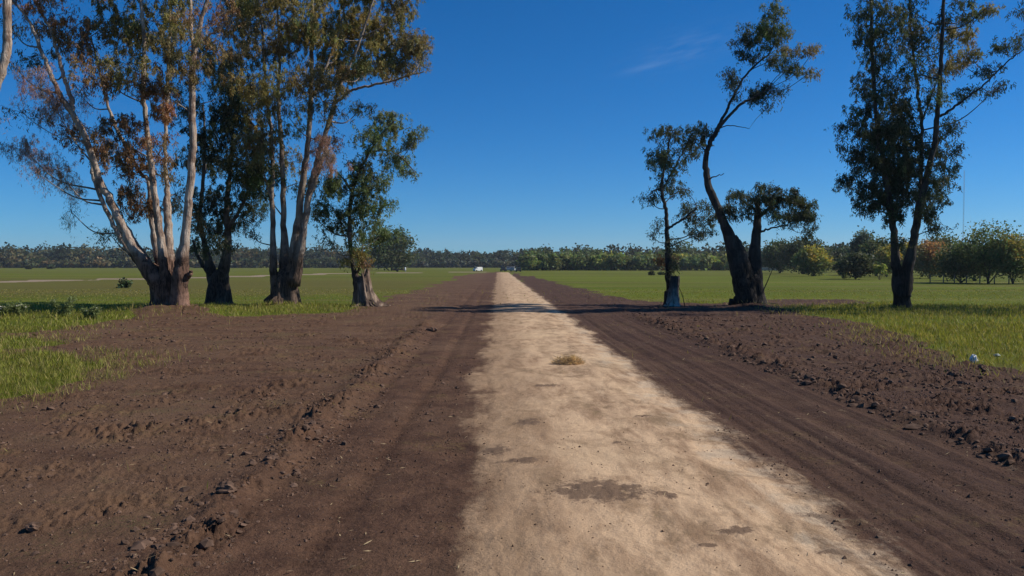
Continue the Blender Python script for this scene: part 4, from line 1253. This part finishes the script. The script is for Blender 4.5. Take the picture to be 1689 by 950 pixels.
def straw():
    rng = np.random.RandomState(6)
    n = 5200
    x, y = rng.uniform(-12, 14, n), 6 + 30 * rng.rand(n) ** 1.5
    L = layout(x, y)
    k = rng.rand(n) < np.clip(.25 + 1.4 * fbm(x * .6, y * .6, 3, .6, 21), .04, 1) * np.where(L['road'] > .5, .15, 1) * np.where(x > 7, .35, 1)
    x, y, z = x[k], y[k], L['h'][k]
    n = len(x)
    a = rng.uniform(0, 6.283, n)
    D = np.stack([np.cos(a), np.sin(a), rng.uniform(-.05, .35, n)], -1)
    D /= np.linalg.norm(D, axis=1)[:, None]
    S = np.cross(D, np.array([0, 0, 1.0]) + rng.normal(size=(n, 3)) * .3)
    S /= np.linalg.norm(S, axis=1)[:, None]
    V, Q = leaf_mesh(np.stack([x, y, z + .012], -1), rng.uniform(.04, .16, n), rng.uniform(.006, .016, n), D, S)
    o = mesh_np('straw', V, Q, M_STRAW, None, False)
    tag(o, 'scattered dry straw and root bits on the bare soil', 'straw', kind='stuff')


straw()


def big_clod(px, py, r, label, seed):
    x, y = at(px, py)
    rng = np.random.RandomState(seed)
    import bmesh
    bm = bmesh.new()
    bmesh.ops.create_icosphere(bm, subdivisions=3, radius=1)
    V = np.array([v.co[:] for v in bm.verts])
    n = fbm(V[:, 0] * 1.6 + seed, V[:, 1] * 1.6 + V[:, 2] * 1.3, 4, .6)
    V = V * (1 + .75 * n)[:, None] * np.array([1.2, 1, .7]) * r
    Fc = np.array([[v.index for v in f.verts] for f in bm.faces])
    bm.free()
    o = mesh_np('soil_clod', V, Fc, M_CLOD, None, False)
    o.location = (x, y, height(x, y) + r * .3)
    tag(o, label, 'clod', 'large clods on the soil ridge')


big_clod(375, 822, .11, 'largest dark clod on the left soil ridge near the bottom', 1)
big_clod(448, 765, .09, 'dark clod on the left soil ridge beyond the largest one', 2)
big_clod(712, 545, .17, 'far dark clod at the road end of the left soil ridge', 3)
big_clod(55, 872, .07, 'dark clod near the lower left corner', 4)


# dead grass clump on the road
def dead_tuft():
    x, y = at(940, 604)
    rng = np.random.RandomState(8)
    root = empty('dry_grass_clump', (x, y, height(x, y)))
    tag(root, 'dry straw-coloured grass clump lying on the sand road', 'dry grass')
    n = 1500
    a = rng.uniform(0, 6.283, n)
    rr = rng.rand(n) ** .6
    P = np.stack([np.cos(a) * rr * .28, np.sin(a) * rr * .22, rng.rand(n) * .26 * (1.05 - rr)], -1)
    P[:, 0] += np.where(rng.rand(n) < .3, -.18, .06)
    D, S = leaf_frames(n, rng, -.15)
    D[:, 2] = np.abs(D[:, 2]) * .8
    V, Q = leaf_mesh(P, rng.uniform(.10, .26, n), rng.uniform(.010, .02, n), D, S)
    c = np.array([.72, .52, .30]) * rng.uniform(.5, 1.2, n)[:, None]
    o = mesh_np('dry_stalks', V, Q, M_LEAF, root, False, cattr=np.repeat(c, 4, 0))
    o['kind'] = 'stuff'
    m = MB()
    V0, F0 = ico()
    V = V0 * np.array([.20, .16, .09]) * (1 + rng.normal(0, .15, (12, 1)))
    m.add(V + np.array([.05, 0, .05]), None, F0)
    m.build('root_ball', plain('root_soil', (.19, .125, .075), .95, .05, .4, 9), root)


dead_tuft()


# weeds at the left edge
def weed(px, py, h_px, w_px, label, seed, heads=0):
    rng = np.random.RandomState(seed)
    x, y = at(px, py)
    s = y / F
    H, A = h_px * s, w_px * s / 2
    root = empty('weed_plant', (x, y, height(x, y)))
    tag(root, label, 'weed', 'tall weeds at the left')
    LPs, tips = [], []
    for k in range(13):
        a = rng.uniform(0, 6.283)
        e = np.array([math.cos(a) * A * rng.rand() ** .5, math.sin(a) * A * .7, H * rng.uniform(.7, 1.05)])
        Pk = catmull([(0.3 * e[0], 0.3 * e[1], -.03), (e[0] * .55, e[1] * .55, H * .5), e], 4)
        V, Q, T = tube(Pk, np.linspace(.012, .005, len(Pk)), 4)
        mesh_np('stalk', V, [Q, T], M_WEED, root)
        LPs.append(np.repeat(Pk, 14, 0))
        tips.append(e)
    P = np.concatenate(LPs)
    P = P + rng.normal(size=P.shape) * .06
    n = len(P)
    D, S = leaf_frames(n, rng, -.1)
    V, Q = leaf_mesh(P, rng.uniform(.10, .22, n), rng.uniform(.03, .06, n), D, S)
    c = np.array([.175, .215, .085]) * rng.uniform(.6, 1.4, n)[:, None]
    o = mesh_np('leaves', V, Q, M_LEAF, root, False, cattr=np.repeat(c, 4, 0))
    o['kind'] = 'stuff'
    if heads:
        V0, F0 = ico()
        for e in tips[:heads]:
            mesh_np('flower_head', V0 * .055 * np.array([1.4, 1.4, .7]) + e, F0, M_FLOWER, root, False)


M_WEED = plain('weed_stalk', (.10, .115, .045), .8, .2)
M_FLOWER = plain('seed_head', (.42, .41, .36), .8, .1)
weed(105, 524, 30, 46, 'largest bushy green weed at the edge of the tree shadow on the left', 1, 5)
weed(30, 522, 20, 30, 'pale flowering weed near the left edge', 2, 9)
weed(8, 523, 18, 22, 'pale flowering weed cut by the left edge', 3, 8)
weed(150, 527, 18, 26, 'low green weed right of the largest bushy weed', 4, 2)

# fallen sticks
def stick(px0, py0, px1, py1, r, depth_off, label):
    x, y = at(px0, py0 if py0 > 500 else 507)
    p0, p1 = at_depth(px0, py0, y + depth_off), at_depth(px1, py1, y + depth_off * .4)
    z = height(p0[0], p0[1])
    p0[2] = z + .02 if py0 > 500 else p0[2]
    P = catmull([p0, (p0 + p1) / 2 + np.array([.05, 0, .06]), p1], 5)
    o0 = np.array(p0)
    V, Q, T = tube(P - o0, np.linspace(r, r * .4, len(P)), 7, .15)
    o = mesh_np('broken_branch', V, [Q, T], M_BARKD)
    o.location = o0
    tag(o, label, 'branch')


stick(1249, 506, 1276, 440, .05, -1.1, 'thin broken branch leaning against the thick dark trunk')
stick(1130, 506, 1118, 470, .035, -.4, 'short stick leaning on the cut grey stump')

# white litter
def litter(px, py, w, h, label, seed, col=(.78, .76, .70)):
    x, y = at(px, py)
    rng = np.random.RandomState(seed)
    import bmesh
    bm = bmesh.new()
    bmesh.ops.create_icosphere(bm, subdivisions=3, radius=1)
    V = np.array([v.co[:] for v in bm.verts])
    Fc = np.array([[v.index for v in f.verts] for f in bm.faces])
    bm.free()
    n = fbm(V[:, 0] * 1.9 + seed, V[:, 1] * 1.9 + V[:, 2] * 1.7 + seed, 3, .6)
    V = V * (1 + .55 * n)[:, None]
    V[:, :2] *= (1.0 - .30 * V[:, 2:3])
    V = V * np.array([w / 2, w / 2, h / 2]) + np.array([0, 0, h * .42])
    o = mesh_np('plastic_bag', V, Fc, plain('white_plastic', col, .45, .4, .08, 4), None, False)
    o.location = (x, y, height(x, y))
    tag(o, label, 'litter')


litter(1606, 600, .20, .27, 'crumpled white bag standing at the edge of the right grass', 3)
litter(1644, 588, .20, .09, 'small flat greyish bag in the grass right of the white one', 4, (.26, .29, .24))

# ------------------------------------------------------------------ far vehicles and structures
M_WHITE = plain('white_paint', (.66, .66, .63), .4, .4, .06)
M_GREYP = plain('grey_paint', (.28, .30, .33), .35, .5, .08)
M_DARKP = plain('dark_paint', (.035, .037, .045), .35, .5, .15)
M_GLASS = plain('dark_glass', (.02, .024, .03), .1, .6, .1)
M_TYRE = plain('tyre_rubber', (.02, .02, .02), .85, .2, .2)
M_RIM = plain('wheel_rim', (.35, .35, .36), .4, .5, .1)
M_LAMPR = plain('tail_lamp', (.35, .02, .02), .3, .5, .1)
M_LAMPW = plain('head_lamp', (.75, .75, .7), .2, .5, .05)


def vehicle(name, label, cat, loc, rz, paint, kind, size):
    """side profile lofted over the width; front looks towards +X"""
    Ln, Wd, Ht = size
    root = empty(name, loc)
    root.rotation_euler = (0, 0, rz)
    tag(root, label, cat)
    prof = {'van': [(-.5, .16), (-.5, .93), (-.47, .99), (.20, 1.0), (.27, .97), (.38, .62), (.485, .52), (.5, .42), (.5, .16)],
            'pickup': [(-.5, .22), (-.5, .56), (-.12, .56), (-.08, .97), (-.02, 1.0), (.14, 1.0), (.24, .64), (.47, .56), (.5, .46), (.5, .22)],
            'suv': [(-.5, .2), (-.5, .55), (-.45, .94), (-.38, 1.0), (.08, 1.0), (.2, .64), (.47, .56), (.5, .46), (.5, .2)]}[kind]
    n = len(prof)
    lay = []
    for yv, ins in ((-.5, .0), (.5, .0)):
        for (px, pz) in prof:
            t = max(0, pz - .55) / .45
            lay.append((px * Ln, yv * Wd * (1 - .14 * t), pz * Ht))
    V = np.array(lay)
    me = bpy.data.meshes.new('body')
    faces = [list(range(n))[::1], list(range(n, 2 * n))[::-1]] + [[i, i + n, (i + 1) % n + n, (i + 1) % n][::1] for i in range(n)]
    me.from_pydata([tuple(v) for v in V], [], faces)
    me.materials.append(paint)
    import bmesh
    bm = bmesh.new()
    bm.from_mesh(me)
    bmesh.ops.recalc_face_normals(bm, faces=bm.faces)
    bmesh.ops.bevel(bm, geom=list(bm.edges), offset=.035, segments=2, affect='EDGES')
    bm.to_mesh(me)
    bm.free()
    link(bpy.data.objects.new('body', me), root)
    # glass
    gl = {'van': [(.20, .32, .62, .90)], 'pickup': [(-.06, .035, .62, .92), (.05, .16, .62, .9)], 'suv': [(-.42, -.2, .62, .92), (-.18, .0, .62, .92), (.02, .12, .62, .88)]}[kind]
    for a, b_, c, d in gl:
        for sg in (-1, 1):
            m = MB()
            m.box(((a + b_) / 2 * Ln, sg * Wd * .47, (c + d) / 2 * Ht), ((b_ - a) * Ln, .05, (d - c) * Ht * .8))
            m.build('side_window', M_GLASS, root)
    m = MB()
    wx = {'van': .33, 'pickup': .195, 'suv': .145}[kind]
    m.box((wx * Ln, 0, .80 * Ht), (.14, Wd * .78, .26 * Ht))
    m.build('windscreen', M_GLASS, root)
    m = MB()
    rx_ = {'van': -.5, 'pickup': -.10, 'suv': -.47}[kind]
    m.box((rx_ * Ln, 0, .78 * Ht), (.05, Wd * .7, .24 * Ht))
    m.build('rear_window', M_GLASS, root)
    for sg in (-1, 1):
        m = MB()
        m.box((-.5 * Ln, sg * Wd * .40, .42 * Ht), (.04, .14, .2))
        m.build('tail_light', M_LAMPR, root)
        m = MB()
        m.box((.5 * Ln, sg * Wd * .36, .42 * Ht), (.04, .25, .14))
        m.build('headlight', M_LAMPW, root)
        for wx in (-.31, .32):
            rad = .36
            ang = np.linspace(0, 2 * np.pi, 20, endpoint=False)
            m = MB()
            V, Q, T = tube(np.array([[wx * Ln, sg * Wd * .5 - sg * .20, rad], [wx * Ln, sg * Wd * .5 + sg * .02, rad]]), np.array([rad, rad]), 20)
            m.add(V, Q, T)
            w = m.build('wheel', M_TYRE, root, True)
            V, Q, T = tube(np.array([[wx * Ln, sg * Wd * .5 + sg * .0, rad], [wx * Ln, sg * Wd * .5 + sg * .035, rad]]), np.array([rad * .58, rad * .5]), 16)
            mesh_np('rim', V, [Q, T], M_RIM, w, False)
    return root


def ground_pt(px, py, up=0.0):
    x, y = at(px, py)
    return (x, y, height(x, y) + up)


vehicle('van', 'white van parked on the far soil left of the road end', 'van', ground_pt(788, 447.6), R(222), M_WHITE, 'van', (4.2, 1.8, 1.9))
vehicle('pickup', 'dark pickup at the road end, leftmost of the parked row', 'car', ground_pt(830, 447.6), R(100), M_DARKP, 'pickup', (4.9, 1.85, 1.95))
vehicle('car', 'grey car at the road end, between the dark ones', 'car', ground_pt(846, 447.6), R(80), M_GREYP, 'suv', (4.5, 1.85, 2.0))
vehicle('car', 'dark car at the road end, rightmost of the parked row', 'car', ground_pt(855, 448.0), R(95), M_DARKP, 'suv', (4.4, 1.85, 1.75))
vehicle('pickup', 'blue grey pickup behind the gap of the parked row', 'car', ground_pt(838.5, 446.8), R(90), M_GREYP, 'pickup', (4.9, 1.85, 1.9))

# trailer and post under the round far tree
def trailer():
    x, y, z = ground_pt(657, 448.2)
    root = empty('trailer', (x, y, z))
    tag(root, 'low brown farm trailer beside the dense round tree', 'trailer')
    mb = plain('brown_boards', (.11, .07, .06), .85, .1, .3)
    m = MB()
    m.box((0, 0, .75), (4.6, 2.0, .14))
    m.build('deck', mb, root)
    for sg in (-1, 1):
        for k in range(2):
            m = MB()
            m.box((0, sg * .97, .93 + k * .24), (4.6, .05, .2))
            m.build('side_board', mb, root)
    for xx in (-2.27, 2.27):
        m = MB()
        m.box((xx, 0, 1.05), (.05, 1.88, .44))
        m.build('end_board', mb, root)
    m = MB()
    m.box((2.9, 0, .6), (1.3, .12, .12))
    m.build('drawbar', M_DARKP, root)
    for sg in (-1, 1):
        V, Q, T = tube(np.array([[-.4, sg * .8, .36], [-.4, sg * 1.0, .36]]), np.array([.36, .36]), 18)
        mesh_np('wheel', V, [Q, T], M_TYRE, root)
    x, y, z = ground_pt(668.5, 448.0)
    V, Q, T = tube(np.array([[0, 0, -.1], [0, 0, .8], [0, 0, 1.7], [0, 0, 1.75]]), np.array([.30, .30, .29, .2]), 12, .06)
    o = mesh_np('post', V, [Q, T], M_WHITE)
    o.location = (x, y, z)
    tag(o, 'thick white post right of the brown trailer', 'post')


trailer()

# low pale wall far right
def low_wall():
    x0, y0, _ = ground_pt(1240, 446)
    x1, y1, _ = ground_pt(1286, 446)
    root = empty('low_wall', ((x0 + x1) / 2, y0, 0))
    tag(root, 'low pale wall far off right of the thick dark trunk', 'wall')
    m = MB()
    m.box((0, 0, .75), (x1 - x0, .3, 1.5))
    m.build('wall_body', plain('pale_render', (.42, .40, .37), .9, .1, .15, 2), root)
    m = MB()
    m.box((0, 0, 1.55), (x1 - x0 + .2, .42, .1))
    m.build('coping', plain('pale_coping', (.5, .48, .45), .9, .1, .1, 2), root)


low_wall()

# post and wire fence below the trees on the right
def fence():
    pts = [(1534, 466.5), (1556, 466.8), (1574, 467.1), (1594, 467.4), (1616, 467.7), (1640, 468.0), (1664, 468.3), (1690, 468.7), (1720, 469.1)]
    P = [np.array(ground_pt(*p)) for p in pts]
    root = empty('fence', P[0])
    tag(root, 'thin wooden post and wire fence below the right-hand trees', 'fence')
    mp = plain('weathered_post', (.17, .145, .12), .9, .1, .3)
    for k, p in enumerate(P):
        V, Q, T = tube(np.array([[0, 0, -.2], [0.01, 0, .7], [0.02, 0, 1.25]]) + p - P[0], np.array([.085, .08, .07]), 8, .1, 0, k)
        mesh_np('post', V, [Q, T], mp, root)
    for zz in (.35, .75, 1.12):
        V, Q, T = tube(np.array([p - P[0] + np.array([0.02, -.07, zz]) for p in P]), np.full(len(P), .006), 4)
        mesh_np('wire', V, [Q, T], M_RIM, root)


fence()

# guyed radio mast far right
def mast():
    y = 800.0
    p = at_depth(1588, 437, y)
    H = (437 - 280) / F * y + CAM_H
    root = empty('radio_mast', (p[0], y, 0))
    tag(root, 'thin guyed radio mast above the trees on the right', 'mast')
    mm = plain('mast_steel', (.30, .28, .28), .6, .3, .1)
    w = .55
    cs = [np.array([math.cos(a) * w, math.sin(a) * w, 0]) for a in (0.3, 2.4, 4.5)]
    for c in cs:
        V, Q, T = tube(np.array([c, c + np.array([0, 0, H])]), np.array([.07, .07]), 6)
        mesh_np('leg', V, [Q, T], mm, root)
    m = MB()
    z, k = 0, 0
    while z < H - 1.6:
        for i in range(3):
            V, Q, T = tube(np.array([cs[i] + np.array([0, 0, z]), cs[(i + 1) % 3] + np.array([0, 0, z + 1.5])]), np.array([.03, .03]), 3, 0, 0, 0, False)
            m.add(V, Q, None)
        z += 1.5
    o = m.build('bracing', mm, root)
    o['kind'] = 'stuff'
    for a in (0.3, 2.4, 4.5):
        for hh in (.45, .85):
            V, Q, T = tube(np.array([[math.cos(a) * w, math.sin(a) * w, H * hh], [math.cos(a) * 45, math.sin(a) * 45, 0]]), np.array([.015, .015]), 3)
            mesh_np('guy_wire', V, [Q, T], mm, root)
    V, Q, T = tube(np.array([[-.9, -.3, H * .17 + 12], [-.9, -1.0, H * .17 + 12]]), np.array([1.1, 1.2]), 14)
    mesh_np('dish', V, [Q, T], mm, root)


mast()


# ------------------------------------------------------------------ air
def haze():
    m = MB()
    m.box((0, 2300, 70), (11000, 5200, 144))
    mat = bpy.data.materials.new('air')
    mat.use_nodes = True
    nt = mat.node_tree
    nt.nodes.clear()
    out = nt.nodes.new('ShaderNodeOutputMaterial')
    v = nt.nodes.new('ShaderNodeVolumePrincipled')
    v.inputs['Color'].default_value = (0.80, 0.88, 0.97, 1)
    v.inputs['Density'].default_value = HAZE
    v.inputs['Anisotropy'].default_value = 0.2
    nt.links.new(v.outputs[0], out.inputs['Volume'])
    o = m.build('haze', mat)
    tag(o, 'thin bluish air over the far woods', kind='stuff')


HAZE = 0.00010
haze()
